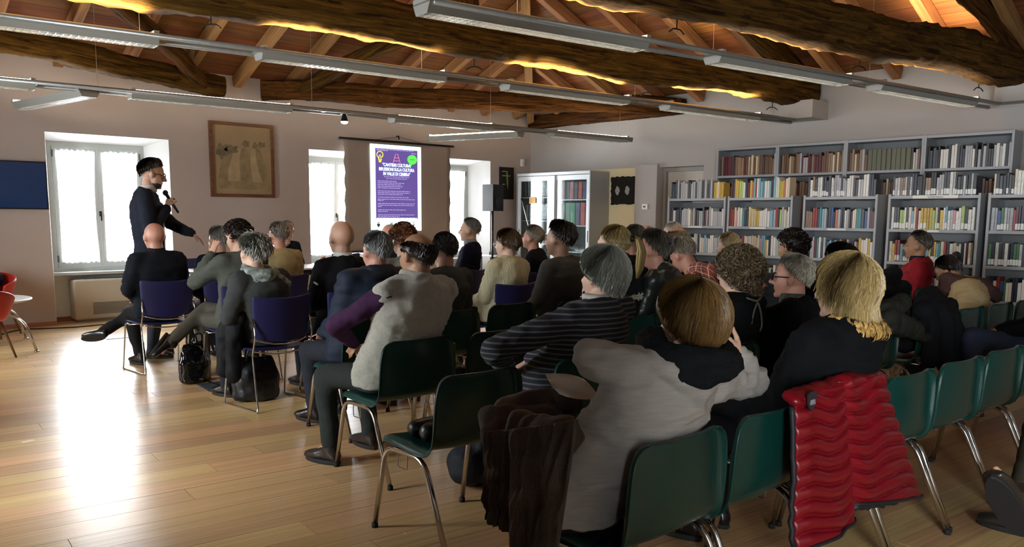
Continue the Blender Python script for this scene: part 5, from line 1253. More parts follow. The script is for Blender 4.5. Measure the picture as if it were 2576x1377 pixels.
def scarf(body, nb, m_, r=.045, R_=.095, tail=None, seed=0, tilt=0., h=.07, loops=2):
    bm = BM()
    for k in range(loops):
        tube(bm, [nb+Vector(((R_+.012*math.sin(3*t_+k))*math.sin(t_), -.01+(R_+.01*math.cos(2*t_+k))*math.cos(t_), -.02+k*h*.6+.02*math.sin(t_+k*2)+tilt*math.cos(t_))) for t_ in np.linspace(0, 2*math.pi, 25)], r*(1-.12*k), 9)
    if tail: tube(bm, [nb+Vector(q) for q in tail], r*.8, 8)
    me = remesh(bm, .013, 3, .5); ruffle(me, .010, 16, seed, (1, 1, 2.5)); ruffle(me, .005, 40, seed+2, (1, 1, 2.5))
    return link('scarf', me, body, m_, True)
SK = dict(mid=skin_mat('skin_mid', '#b28a73'), light=skin_mat('skin_light', '#caa58f'), red=skin_mat('skin_ruddy', '#b07f6b'), tan=skin_mat('skin_tan', '#9e7558'))
H_GREY = dict(style='short', c0='#4a4a48', c1='#a2a29c', thick=.012, n=900, lift=.008)
def H(c0, c1, **k): return dict(dict(style='short', c0=c0, c1=c1, thick=.012, n=1100, lift=.006), **k)
FRINGE = dict(L=(.15, .150, .188), s0=(.15, .115, .095))
# ---------------------------------------------------------------- the figures
def hpos(px, py, Y): p_ = at_y(px, py, Y); return (p_[0], p_[1], p_[2])
BLK = '#17181b'
# standing speaker with microphone
hp_ = hpos(385, 441, 8.5)
sp_, Mh, nb, P, X_ = person('standing man in dark jacket speaking into a microphone', (hp_[0]-.05, 8.53), hp_, -112, SK['mid'], H('#15110e', '#3a2c22', thick=.020, n=1400, lift=.010, len=(.05, .09), wave=.006, L=(.095, .125, .19)), dict(m=cloth('jacket_slate', '#20242e'), name='jacket', to=.95), '#3a3c44', stand=True, hp=-14, hy=2, face=True, glasses='#1a1a1a', voxel=.0075, hem=.20, hands=True, wr=.008, bw=1.12, puff=.012, hs=1.12,
    arms=dict(R=((.27, .02, 1.24), (.075, .175, 1.51), dict(f=(-.35, .25, .9), n=(-.6, .5, -.3), curl=1.0, spread=.03)), L=((-.24, .20, 1.33), (-.14, .40, 1.24), dict(f=(.12, .70, -.6), n=(0.2, -.4, -.8), curl=.22, spread=.3))), collar=cloth('shirt_grey', '#b9b4ad'))
bm = BM(); box(bm, -.05, .05, .125, .14, 1.02, 1.46); me = remesh(bm, .012, 3, .5); link('shirt_front', me, sp_, cloth('shirt_grey', '#b9b4ad'), True)
bm = BM(); ellipsoid(bm, Mh @ Vector((0, .034, -.070)), (.0555, .0555, .0475), Mh.to_3x3()); me = remesh(bm, .008, 2, .4); ruffle(me, .002, 90, 4); link('beard', me, sp_, mat('beard_dark', '#2a2019', .8, bump=.5, bscale=200), True)
# microphone in his hand: a thing of its own
mo = sp_.location; Rz = Matrix.Rotation(math.radians(-112), 3, 'Z'); c0 = Rz @ Vector((.055, .225, 1.545)); c1 = Rz @ Vector((.015, .155, 1.665)); c0 += mo; c1 += mo
t_ = empty('microphone', c0); d = (c1-c0)
bm = BM(); tube(bm, [-d*.75, d*.72], [.011, .017], 12); obj('handle', bm, M_BLACK, t_, True)
bm = BM(); ellipsoid(bm, d*.88, (.026, .026, .028)); obj('head_grille', bm, mat('mic_grille', '#2a2b2d', .5, metal=.7, bump=.6, bscale=500), t_, True); setp(t_, 'black handheld microphone held to the speaking man\'s mouth', 'microphone')

def seat(label, chair, px, py, Y, yaw=0, **k):
    """seated in a chair at (x, y); the head where the photo shows it"""
    h_ = hpos(px, py, Y); skin = k.pop('skin', SK['mid']); hair = k.pop('hair', None); top = k.pop('top', None); dy = k.pop('dy', .055)
    dep = h_[0]*.676+h_[1]*.737
    k.setdefault('voxel', .010 if dep < 5.5 else .0135); k.setdefault('tv', .013 if dep < 5.5 else .017)
    return person(label, (chair[0], chair[1]+dy), h_, yaw, skin, hair, top, k.pop('trousers', '#25282e'), k.pop('shoes', '#151312'), **k)
# front blue rows
seat('bald man in a black coat seated at the aisle before the speaker', (2.72, 7.82), 388, 598, 7.78, 4, hs=1.12, skin=SK['red'], top=dict(m=cloth('coat_black', '#181b22'), name='coat'), puff=.012, collar=cloth('coat_black', '#181b22'), bw=1.12,
     legs=dict(R=((.02, .42, .53), (-.32, .50, .32), (-.40, .62, .30)), L=((-.10, .40, .50), (-.06, .30, .10), (-.07, .43, .036)), tiltR=1), trousers='#1b1a1b')
seat('grey-haired man in a dark suit beside the bald man', (3.30, 7.80), 549, 606, 7.72, 0, skin=SK['mid'], hair=H_GREY, top=dict(m=cloth('suit_navy', '#171a24'), name='suit_jacket'), hy=12)
cb_ = seat('dark curly-haired man in grey-green coat sitting with legs crossed', (3.05, 6.82), 598, 600, 6.80, 8, skin=SK['mid'], hair=dict(style='curly', c0='#120d0a', c1='#33241a', thick=.022, n=800, L=(.11, .16, .20), lump=.008), top=dict(m=cloth('coat_greygreen', '#4b4f48'), name='coat'), puff=.01, voxel=.009, hp=-8, hy=14,
     arms=dict(L=((-.30, .16, .86), (-.15, .12, 1.10), dict(f=(.35, .0, .9), n=(.9, .2, -.2), curl=.2, spread=.2))), legs=dict(R=((-.05, .42, .60), (-.44, .36, .34), (-.54, .33, .25)), L=((-.10, .42, .50), (-.10, .40, .10), (-.12, .53, .036)), tiltR=1), trousers='#4a473f')
sb_ = seat('woman with spiky grey hair, patterned scarf and dark grey coat', (2.84, 5.84), 636, 642, 5.78, 6, skin=SK['light'], hair=H('#4c4c46', '#b2b3a6', style='short', thick=.022, n=1300, lift=.030, len=(.05, .09), wave=.008, w=.004, swirl=.6), top=dict(m=cloth('coat_charcoal', '#3a3d3c'), name='coat'), puff=.012, hr=6, hy=-5)
scarf(sb_[0], sb_[2], mat('scarf_print', '#77807a', .9, var=.75, scale=26, bump=.4), .042, .10, [(.05, -.09, -.02), (.13, -.10, -.05), (.20, -.09, -.10)], 3)
seat('grey-haired man in a beige jumper near the table', (3.90, 7.80), 700, 594, 7.76, 0, hs=1.1, skin=SK['red'], hair=H('#4a4038', '#9b9388', thick=.008, n=600, len=(.02, .05)), top=dict(m=cloth('jumper_beige', '#a1926c'), name='jumper'), glasses='#b8b8b8', bw=1.05)
fm = seat('man in a dark suit behind the table facing the audience', (5.50, 10.98), 722, 584, 10.80, 160, hs=1.2, skin=SK['red'], hair=H('#8a8078', '#c9c2ba', thick=.005, n=400, len=(.015, .04), L=(.07, .15, .185)), top=dict(m=cloth('suit_dark', '#15171f'), name='suit_jacket'), hp=-22, face=True, collar=cloth('shirt_white', '#c9c9c8'), voxel=.011)
of = seat('bald man in a black uniform with red-and-gold epaulette', (3.46, 5.82), 858, 601, 5.80, 0, hs=1.2, skin=SK['mid'], top=dict(m=cloth('uniform_black', '#16171a', var=.06), name='uniform_jacket'), collar=cloth('shirt_white', '#c9c9c8'), bw=1.12)
for k in range(3):
    q = of[4]['sh'][0]+Vector((-.01+.0*k, -.03, .075)); bm = BM(); box(bm, -.022, .022, -.006, .006, 0, .006, Matrix.Translation(q+Vector((-.012*k+.01, 0, -.004*k))) @ Matrix.Rotation(.5, 4, 'Y') @ Matrix.Rotation(1.2, 4, 'Z')); obj('epaulette_bar', bm, mat('epaulette_red', '#c9603e', .6), of[0])
bm = BM(); tube(bm, [of[4]['sh'][0]+Vector((-.072-.004*math.sin(t_), -.02+.05*math.cos(t_*.9), -.10-.012*t_)) for t_ in np.linspace(0, 2.6, 8)], .008, 6); obj('sleeve_badge', bm, mat('badge_pale', '#8b8580', .7), of[0])
seat('sunburnt bald man mostly hidden behind auburn curls', (4.65, 6.80), 980, 596, 6.85, 0, skin=SK['red'], top=dict(m=cloth('coat_black', '#181b22'), name='coat'))
seat('woman with auburn curls and grey knit top', (4.05, 5.78), 1012, 608, 5.85, 0, skin=SK['light'], hair=dict(style='curly', c0='#3a1d10', c1='#8a5636', thick=.024, n=800, L=(.12, .17, .21), lump=.009), top=dict(m=cloth('knit_grey', '#767670', bump=.6), name='jumper'))
pm_ = seat('short grey-haired man in navy turned sideways by the window', (5.95, 7.35), 1180, 581, 7.40, 42, hs=1.12, skin=SK['light'], hair=H('#3f4042', '#8b8c8a', thick=.008, n=700, len=(.02, .05)), top=dict(m=cloth('sweater_navy', '#14182a'), name='sweater'), face=True, bw=1.08, hy=4, collar=cloth('collar_grey', '#8a8d92'))
cw = seat('woman with short brown hair in a cream cable-knit sweater', (5.02, 5.62), 1274, 618, 5.60, 6, skin=SK['light'], hair=H('#2a1d12', '#6b5334', thick=.024, n=1200, len=(.08, .13), L=(.13, .17, .19), lift=.008), top=dict(m=mat('cable_knit', '#b9b596', .95, var=.18, scale=10, stretch=(6, 6, 1), bump=1.0, bscale=24), name='sweater', roll=1), bw=1.08, puff=.012, wr=.01, glasses='#d8d8d8', hy=10)
seat('grey-haired person in a black coat seen in profile', (6.30, 6.55), 1338, 600, 6.60, 30, skin=SK['red'], hair=H('#5d5548', '#b0a896', thick=.018, n=900, len=(.06, .10), L=(.12, .165, .20)), top=dict(m=cloth('coat_black', '#181b22'), name='coat'), face=True, hp=4)
# row 3
pf = seat('grey-haired man in a navy quilted puffer coat', (2.97, 4.75), 945, 636, 4.72, 2, skin=SK['red'], hair=H('#4d4f4f', '#a3a6a6', thick=.013, n=1200, len=(.04, .07)), top=dict(m=cloth('puffer_navy', '#222a38', rough=.45, sheen=0), name='puffer_coat', quilt=.085), puff=.030, hood=cloth('puffer_navy', '#222a38', rough=.45, sheen=0), bw=1.08, legs=dict(L=((-.14, .40, .50), (-.16, .30, .10), (-.18, .42, .036))))
seat('young man with very short dark hair and dark grey sweater', (3.62, 4.75), 1116, 632, 4.78, 0, skin=SK['mid'], hair=H('#171513', '#3a3835', thick=.007, n=900, len=(.012, .03), lift=.003), top=dict(m=cloth('sweater_darkgrey', '#3d4243'), name='sweater'), bw=1.05)
dk = seat('dark-haired young man in a plain grey sweater', (4.88, 4.72), 1405, 605, 4.72, 10, hs=1.12, skin=SK['mid'], hair=H('#0d0b0a', '#2a231e', thick=.020, n=1100, len=(.04, .075), lift=.016), top=dict(m=cloth('sweater_grey', '#4b4e4b'), name='sweater'), bw=1.22, hy=8, face=True, wr=.008)
seat('dark grey head of a man behind the ponytail', (5.90, 4.66), 1594, 606, 4.75, 0, hair=H('#26231f', '#6f6a61', thick=.012, n=700), top=dict(m=cloth('coat_black', '#181b22'), name='coat'))
seat('man with a shiny bald crown far behind the ponytail', (6.55, 5.60), 1624, 596, 5.6, 0, skin=SK['red'], hair=H('#4a453c', '#8f887a', thick=.006, n=300, len=(.015, .03), **FRINGE), top=dict(m=cloth('coat_black', '#181b22'), name='coat'))
seat('balding man with brown hair by the low bookcase', (6.48, 4.62), 1702, 606, 4.72, 14, skin=SK['red'], hair=H('#5a4c38', '#9d8f76', thick=.007, n=500, len=(.015, .035), L=(.15, .15, .188), s0=(.13, .07, .05)), top=dict(m=cloth('coat_olive', '#2e2f2a'), name='coat'), face=True)
seat('white-haired man by the low bookcase', (7.75, 5.70), 1688, 590, 5.75, 16, skin=SK['light'], hair=H('#a9a38f', '#dcd8c8', thick=.012, n=700), top=dict(m=cloth('coat_olive', '#2e2f2a'), name='coat'), face=True)
seat('fair-haired person behind the big curls', (7.35, 4.58), 1830, 622, 4.62, 0, skin=SK['light'], hair=H('#6b5a3c', '#c9b98f', thick=.016, n=700, len=(.06, .1), L=(.11, .16, .2)), top=dict(m=cloth('coat_olive', '#2e2f2a'), name='coat'))
# row 2
vm = seat('balding dark-haired man in a light grey fleece vest over a purple shirt', (2.64, 3.82), 1048, 645, 3.74, 4, skin=SK['tan'], hair=H('#15110e', '#3a3028', thick=.010, n=1000, len=(.03, .06), L=(.16, .165, .20), s0=(.16, .088, .082)), top=dict(m=mat('fleece_grey', '#a9a99c', .98, var=.12, scale=60, bump=.7, bscale=260, sheen=.4), name='fleece_vest', vest=1, roll=1), sleeves=cloth('shirt_purple', '#3d2440'), bw=1.22, depth=1.08, puff=.014, curve=.05, trousers='#2c302e', hy=6, dy=.10,
     arms=dict(L=((-.33, .06, .84), (-.05, .26, .68)), R=((.34, .06, .82), (.05, .26, .68))), legs=dict(L=((-.20, .36, .51), (-.24, .26, .12), (-.27, .40, .04)), R=((.12, .42, .51), (.12, .36, .10), (.13, .50, .036))), shoes='#2a2420')
pt_ = seat('woman with a blonde ponytail and dark Nordic sweater', (4.42, 3.72), 1540, 622, 3.72, 8, hs=1.12, skin=SK['light'], hair=H('#4b3b22', '#a8935c', thick=.010, n=900, len=(.08, .12), L=(.10, .165, .16), lift=.002, swirl=.1, pony=1), top=dict(m=cloth('nordic_dark', '#1c2124'), name='sweater'), bw=1.10, hy=8)
# white star pattern band across her back
nm = mat('nordic_white', '#b3b1a4', .95)
from mathutils.bvhtree import BVHTree
swm = [c for c in bpy.data.objects if c.parent is pt_[0] and c.name.startswith('sweater')][0].data
bv = BVHTree.FromPolygons([v.co for v in swm.vertices], [tuple(p_.vertices) for p_ in swm.polygons])
for k in range(-3, 4):
    for (dx, w_, h_, r_) in ((0, .010, .056, 0), (0, .010, .056, 1.047), (0, .010, .056, -1.047), (.033, .008, .024, .6), (.033, .008, .024, -.6)):
        x_ = k*.066+dx; hit = bv.ray_cast(Vector((x_, -1, .905)), Vector((0, 1, 0)))
        if hit[0] is None: continue
        bm = BM(); box(bm, -w_/2, w_/2, -.0045, .002, -h_/2, h_/2, Matrix.Translation(hit[0]) @ Matrix.Rotation(r_, 4, 'Y')); obj('star_motif', bm, nm, pt_[0])
bm = BM(); tube(bm, [pt_[1] @ Vector((.019*math.cos(t_), -.130, .055+.019*math.sin(t_))) for t_ in np.linspace(0, 6.283, 13)], .006, 6); obj('hair_tie', bm, M_BLACK, pt_[0])
seat('dark-haired man in a dark green leather jacket', (4.98, 3.68), 1640, 632, 3.70, 16, skin=SK['red'], hair=H('#1d1a17', '#5c564c', thick=.020, n=1200, len=(.05, .09), lift=.022, wave=.007), top=dict(m=mat('leather_dark', '#1e2422', .35, var=.1, bump=.2, bscale=30), name='leather_jacket'), bw=1.1, face=True, hy=8, collar=mat('leather_dark', '#1e2422', .35))
seat('man in a red plaid shirt bending forward', (5.62, 3.62), 1716, 645, 4.06, 4, skin=SK['red'], hair=H('#454034', '#9a9280', thick=.016, n=1100, len=(.05, .08), lift=.014), top=dict(m=plaid_mat(), name='plaid_shirt'), bw=1.3, hp=-35, curve=.17, wr=.004)
seat('person with dark curly hair beside the far bookcase', (6.65, 3.55), 1990, 625, 3.55, 0, skin=SK['tan'], hair=dict(style='curly', c0='#0d0908', c1='#2b1d17', thick=.030, n=900, L=(.12, .17, .20), lump=.010), top=dict(m=cloth('coat_black', '#181b22'), name='coat'))
rm = seat('man in a red jacket with navy collar seen in profile', (8.60, 3.42), 2306, 620, 3.40, 20, skin=SK['tan'], hair=H('#18130f', '#5a544c', thick=.014, n=1000, len=(.04, .07), L=(.085, .145, .188)), top=dict(m=cloth('jacket_red', '#96232b', rough=.6, var=.08), name='jacket'), collar=cloth('collar_navy', '#1b2238'), face=True, bw=1.2, puff=.022, wr=.016, hs=1.14)
# row 1
gw = seat('woman with full grey hair in a dark striped sweater', (2.95, 2.84), 1512, 700, 2.76, 4, skin=SK['light'], hair=H('#5d5f57', '#b0b1a6', thick=.033, n=3200, len=(.08, .14), L=(.14, .200, .232), lift=.005, wave=.007, w=.0033, over=1.0, din=.4), top=dict(m=stripe_mat('stripes_grey', '#1c1e26', '#585a60', 40, 2, .68), name='sweater'), bw=1.22, depth=1.1, puff=.014, collar=cloth('collar_white', '#c2c0b8'), lat_roll=.05,
     arms=dict(L=((-.42, .02, .82), (-.14, .20, .68)), R=((.30, .10, .80), (.10, .28, .66))))
cu = seat('woman with a big head of brown curls and a ribbon tied at her collar', (3.86, 2.60), 1855, 692, 2.52, 4, skin=SK['light'], hair=dict(style='curly', c0='#241a10', c1='#7d6c4e', thick=.029, n=5200, L=(.14, .21, .245), lump=.010, curl=.95, lsc=22, cw=.0024), top=dict(m=cloth('top_black', '#111315'), name='top'), bw=1.22, puff=.012, voxel=.011)
rbm = mat('ribbon_grey', '#5c5f55', .5)
for q in ([(-.09, -.12, .02), (0, -.135, -.005), (.09, -.12, .02)], [(0, -.137, -.005), (.03, -.145, -.06), (.05, -.145, -.14), (.03, -.145, -.17)], [(0, -.137, -.005), (-.05, -.145, -.05), (-.075, -.145, -.12)]):
    bm = BM(); tube(bm, rounded([cu[2]+Vector(p_) for p_ in q], .03), .0055, 6); obj('ribbon', bm, rbm, cu[0], True)
gm_ = seat('grey-haired man in dark glasses resting his hand on his cheek', (4.42, 2.48), 1990, 702, 2.46, 24, skin=SK['red'], hair=H('#5c574b', '#b5ae9d', thick=.014, n=1300, len=(.04, .08), lift=.010), top=dict(m=cloth('top_black', '#111315'), name='jumper'), glasses='#15171a', face=True, voxel=.008, bw=1.15, puff=.014, collar=cloth('check_grey', '#4d4f4a', var=.5, scale=90),
     arms=dict(world=1, L=((4.36, 2.78, .74), (4.46, 2.66, .945), dict(f=(.05, -.05, .9), n=(.75, -.55, 0), curl=.85, spread=.05))))
seat('black-haired person hidden behind the blonde woman', (5.45, 2.50), 2108, 668, 2.55, 0, skin=SK['tan'], hair=H('#050505', '#15130f', thick=.020, n=900, len=(.07, .12), L=(.12, .17, .2)), top=dict(m=cloth('top_black', '#111315'), name='coat'))
sw = seat('dark-haired woman bending low in a brown shawl scarf', (7.45, 2.40), 2385, 684, 2.80, 6, skin=SK['tan'], hair=H('#0c0908', '#281c16', thick=.014, n=900, len=(.07, .11), L=(.10, .18, .20), swirl=.1), top=dict(m=mat('knit_cream', '#a8946c', .95, var=.1, bump=.6, bscale=60), name='jumper'), hp=-32, curve=.10, face=True)
scarf(sw[0], sw[2]+Vector((0, -.06, -.02)), cloth('scarf_brown', '#4a3836'), .078, .135, [(-.10, -.12, .02), (.0, -.20, -.03), (.12, -.24, -.10)], 6, loops=2)
bm = BM(); ellipsoid(bm, sw[1] @ Vector((.0, -.115, .085)), (.045, .04, .045)); me = remesh(bm, .009, 2); ruffle(me, .006, 60, 3); link('hair_bun', me, sw[0], mat('bun_dark', '#120c0a', .5), True)
# row 0
gs = person('woman in a light grey sweater with hands behind her neck', (1.90, 1.76), hpos(1733, 818, 1.62), -6, SK['light'], H('#2c1c10', '#8a6a3a', thick=.033, n=3600, len=(.09, .15), L=(.13, .205, .238), lift=.001, wave=.003, w=.0026, over=1.0, din=.55), dict(m=mat('knit_lightgrey', '#a3a09b', .95, var=.08, scale=14, stretch=(1, 1, 8), bump=.5, bscale=120), name='sweater', to=.90), '#1b1c20', voxel=.0085, tv=.011, bw=1.06, depth=1.05, lat_roll=-.20, curve=.05, puff=.004, wr=.013, hr=-4,
     arms=dict(world=1, L=((1.915, 1.72, 1.005), (2.17, 1.60, .985), dict(f=(.9, -.1, .25), n=(0, 1, 0), curl=.2)), R=((2.75, 1.64, .84), (2.58, 1.60, .955), dict(f=(-.8, -.1, .4), n=(0, 1, 0), curl=.2))), legs=dict(L=((.05, .40, .505), (.06, .22, .10), (.06, .35, .036)), R=((.22, .42, .505), (.22, .26, .10), (.23, .39, .036))))
scarf(gs[0], gs[2]+Vector((.015, -.025, .02)), cloth('snood_black', '#15191b', bump=.8, bscale=90), .052, .128, None, 8, tilt=.0, h=.06, loops=2)
bl = person('woman with shoulder-length blonde hair in black', (3.14, 1.70), hpos(2122, 735, 1.55), 0, SK['light'], H('#4f4026', '#cdb277', thick=.028, n=3800, len=(.12, .20), L=(.16, .255, .290), lift=.003, wave=.007, w=.0032, flare=.25, swirl=.12, over=1.0), dict(m=cloth('coat_deepblack', '#0e1012', var=.06), name='coat'), '#15161a', voxel=.010, tv=.013, bw=1.3, depth=1.1, puff=.02)
# golden curls at the ends of the blonde hair
rr = random.Random(4); V, Fc, At = [], [], []
for q in range(520):
    az = rr.uniform(1.5, 4.6); v_ = rr.gauss(.6, .2); ce = hair_path(az, rr.uniform(.268, .300), .026+rr.uniform(-.010, .004), .30, 0, .25); nr = Vector((ce.x, ce.y, 0)).normalized(); tg = Vector((-nr.y, nr.x, 0)); w_ = rr.uniform(.003, .006); prev = None; R_ = rr.uniform(.014, .022); ph = rr.uniform(0, 6.28); ln = rr.uniform(-.03, .03)
    for k in range(9):
        a_ = ph+k/8*rr.uniform(4.2, 4.6); c_ = ce+nr*(R_*math.cos(a_))+Vector((0, 0, R_*math.sin(a_)))+tg*ln*(k/8-.5); sd = tg*w_
        ia, ib = len(V), len(V)+1; V += [bl[1] @ (c_+sd), bl[1] @ (c_-sd)]; At += [v_, v_]
        if prev: Fc.append((prev[0], prev[1], ib, ia))
        prev = (ia, ib)
me = bpy.data.meshes.new('hair_curls'); me.from_pydata([tuple(q) for q in V], [], Fc); me.update(); a_ = me.attributes.new('rnd', 'FLOAT', 'POINT'); a_.data.foreach_set('value', np.array(At, np.float32)); link('hair_curls', me, bl[0], hair_mat('#6b4f26', '#c9a460'), True)
# two people seated past the right edge, of whom a knee and a boot show
person('person in blue jeans past the end of the near row, only a knee showing', (6.80, 1.74), (6.80, 1.74, 1.16), 20, SK['mid'], H('#2a221c', '#4a3c30'), dict(m=cloth('top_black', '#111315'), name='coat'), '#2b3140', voxel=.013, legs=dict(L=((-.12, .46, .60), (-.10, .40, .12), (-.12, .53, .036)), R=((.10, .44, .50), (.10, .40, .10), (.12, .53, .036))))
def wl(p_, org, yaw): q = Matrix.Rotation(-math.radians(yaw), 3, 'Z') @ (Vector(p_)-Vector((org[0], org[1], 0))); q.z = p_[2]; return tuple(q)
OB = (4.25, .62)
person('person behind the near row stretching out a dark lug-soled boot', OB, (4.45, .50, 1.18), 14, SK['mid'], H('#2a221c', '#4a3c30'), dict(m=cloth('top_black', '#111315'), name='coat'), '#3c3a2e', shoes='#26221c', voxel=.013, legs=dict(L=(wl((4.05, 1.02, .50), OB, 14), wl((3.62, .96, .30), OB, 14), wl((3.47, 1.02, .52), OB, 14)), R=((.10, .44, .50), (.10, .40, .10), (.12, .53, .036)), tiltL=1, boot=1.25))
# ---------------------------------------------------------------- coats, bags and small things lying about
def pp(px, py, Y): return Vector(at_y(px, py, Y))
def heap(name, label, cat, rods, m_, voxel=.014, wr=.012, seed=0, smooth=4, base=None, extra=None):
    """soft folded cloth: overlapping rolls merged into one skin, with fold noise"""
    bm = BM()
    for a_, ra, b_, rb_ in rods: capsule(bm, a_, ra, b_, rb_, 12)
    me = remesh(bm, voxel, smooth, .5); ruffle(me, wr, 7, seed, (1, 1, 1)); ruffle(me, wr*.35, 15, seed+4, (1, 1, .6), True)
    o_ = link(name, me, None, m_, True); setp(o_, label, cat); return o_
# red puffer jacket over the chair back
M_RJ = mat('red_nylon', '#6f0a17', .33, var=.08, scale=6, bump=.12, bscale=60, spec=.35)
M_RJT = mat('jacket_trim', '#15161c', .6)
rj = empty('red_puffer_jacket', (3.16, 1.40, 0))
def closed_sheet(V, B_, nu, nv):
    """front grid V and back grid B_ joined round the edge into one thick cloth"""
    bm = BM(); a = [bm.verts.new(p_) for p_ in V]; b = [bm.verts.new(p_) for p_ in B_]
    for j in range(nv):
        for i in range(nu):
            k = j*(nu+1)+i; bm.faces.new((a[k], a[k+1], a[k+nu+2], a[k+nu+1])); bm.faces.new((b[k], b[k+nu+1], b[k+nu+2], b[k+1]))
    rim = list(range(nu+1))+[j*(nu+1)+nu for j in range(1, nv+1)]+[nv*(nu+1)+i for i in range(nu-1, -1, -1)]+[j*(nu+1) for j in range(nv-1, 0, -1)]
    for k in range(len(rim)): p_, q_ = rim[k], rim[(k+1) % len(rim)]; bm.faces.new((a[p_], b[p_], b[q_], a[q_]))
    return bm
def panel_cloth(corner, n_rows, ph, nu=44, nv=110, Yt=1.405, Yb=1.385, bulge=.030):
    (tl, tr, br, bl_) = corner; V = []; B_ = []
    for j in range(nv+1):
        v = j/nv; Y = Yt+(Yb-Yt)*v
        for i in range(nu+1):
            u = i/nu; x_ = (tl[0]*(1-u)+tr[0]*u)*(1-v)+(bl_[0]*(1-u)+br[0]*u)*v; y_ = (tl[1]*(1-u)+tr[1]*u)*(1-v)+(bl_[1]*(1-u)+br[1]*u)*v
            p_ = Vector(at_y(x_, y_, Y)); w_ = v*n_rows+.36*math.sin(2*math.pi*(u*.95+ph))+.05*math.sin(2*math.pi*(u*2.3+ph*3)+v*5)
            h_ = bulge*1.25*abs(math.sin(math.pi*w_))**.42*(.35+.65*min(1, 9*u*(1-u)))
            p_.y -= h_+.012*noise.noise(Vector((u*3, v*5, ph*7)))+.02*math.sin(math.pi*u)*v; p_.z += h_*.25
            V.append(p_-Vector((3.16, 1.40, 0))); B_.append(Vector(at_y(x_, y_, Y))+Vector((0, .012, 0))-Vector((3.16, 1.40, 0)))
    return closed_sheet(V, B_, nu, nv), V, nu, nv
bm, V1, nu, nv = panel_cloth(((1994, 1004), (2118, 966), (2142, 1302), (1998, 1385)), 9.5, .1); obj('front_panel', bm, M_RJ, rj, True)
bm, V2, nu, nv = panel_cloth(((2104, 962), (2216, 944), (2312, 1246), (2132, 1266)), 8.5, .55, Yt=1.40, Yb=1.40); obj('back_panel', bm, M_RJ, rj, True)
for Vx in (V1, V2):
    bm = BM(); tube(bm, [Vx[nv*(nu+1)+i]+Vector((0, -.002, -.004)) for i in range(0, nu+1, 4)], .007, 6); obj('hem', bm, M_RJT, rj, True)
bm = BM(); tube(bm, [V1[j*(nu+1)]+Vector((-.006, .012, 0)) for j in range(6, nv+1, 6)], .010, 6); obj('edge_binding', bm, M_RJT, rj, True)
bm = BM()   # the part that wraps over the top of the chair back
A_, B_ = V1[0], V2[nu]
for k in range(25):
    t_ = k/24; p_ = A_.lerp(V1[nu], min(1, t_*1.8)) if t_ < .55 else V2[int(nu*.1)].lerp(B_, (t_-.55)/.45)
    capsule(bm, p_+Vector((0, .0, -.01)), .022, p_+Vector((0, .035, .004)), .024)
me = remesh(bm, .012, 5, .5); ruffle(me, .006, 18, 2); link('shoulder_fold', me, rj, M_RJ, True)
pc = Vector(at_y(2040, 1010, 1.365))-Vector((3.16, 1.40, 0)); bm = BM()
prism(bm, [pc+Vector((x_*.032, -.006, z_*.036)) for x_, z_ in ((-.95, .75), (-.5, .95), (0, 1), (.5, .95), (.95, .75), (.9, .1), (.55, -.55), (0, -1), (-.55, -.55), (-.9, .1))], (0, .006, 0)); lg = obj('shield_badge', bm, mat('badge_dark', '#2c262c', .5), rj)
for k in range(3):
    bm = BM(); box(bm, -.003, .003, -.0025, 0, -.009, .009, Matrix.Translation(pc+Vector((-.012+.012*k, -.0062, -.002))) @ Matrix.Rotation(.25-.25*k, 4, 'Y')); obj('badge_mark', bm, mat('badge_mark', '#8d8790', .5), lg)
heap_l = Vector(at_y(2190, 1285, 1.42))
bm = BM(); capsule(bm, Vector(at_y(2150, 1275, 1.45))-Vector((3.16, 1.4, 0)), .02, Vector(at_y(2250, 1262, 1.45))-Vector((3.16, 1.4, 0)), .02); me = remesh(bm, .010, 2); ruffle(me, .010, 30, 5); link('lining', me, rj, M_RJT, True)
setp(rj, 'shiny red quilted puffer jacket hung over a green chair back', 'jacket')
# brown coat across the lap of the woman in grey, with a sheet of paper
M_BR = mat('coat_brown', '#33261f', .75, var=.15, scale=7, bump=.3, bscale=120)
def px_(x_, y_, X): return Vector(at_x(x_, y_, X))
def hang_cloth(corner, X, seed, nu=60, nv=70, amp=.035):
    (tl, tr, br, bl_) = corner; V, B_ = [], []
    for jj in range(nv+1):
        v = jj/nv
        for ii in range(nu+1):
            u = ii/nu; x_ = (tl[0]*(1-u)+tr[0]*u)*(1-v)+(bl_[0]*(1-u)+br[0]*u)*v; y_ = (tl[1]*(1-u)+tr[1]*u)*(1-v)+(bl_[1]*(1-u)+br[1]*u)*v
            p_ = Vector(at_x(x_, y_, X-.03*math.sin(math.pi*min(1, v*1.3)))); f_ = 1-2*abs(noise.noise(Vector((u*5+v*.7+seed, v*1.1, seed))))
            f_ += .6*noise.noise(Vector((u*3+seed, v*2.5, 4)))+.25*abs(math.sin(v*14+u*2)); p_.x -= amp*f_*(.4+.6*min(1, 8*u*(1-u))); p_.y += .015*noise.noise(Vector((u*4, v*5, seed+2)))
            V.append(p_); B_.append(Vector(at_x(x_, y_, X+.035)))
    return closed_sheet(V, B_, nu, nv)
bc = heap('brown_coat', 'dark brown padded coat bundled on the grey-sweater woman\'s lap', 'coat', [
    (pp(1300, 1030, 2.08), .060, pp(1430, 1012, 1.98), .050), (pp(1240, 1065, 2.06), .055, pp(1370, 1062, 1.96), .060), (pp(1265, 1100, 2.0), .060, pp(1410, 1090, 1.92), .055), (pp(1290, 1030, 2.1), .06, pp(1250, 1100, 2.0), .06), (px_(1310, 1080, 1.72), .06, px_(1410, 1110, 1.68), .06)], M_BR, .010, .016, 3)
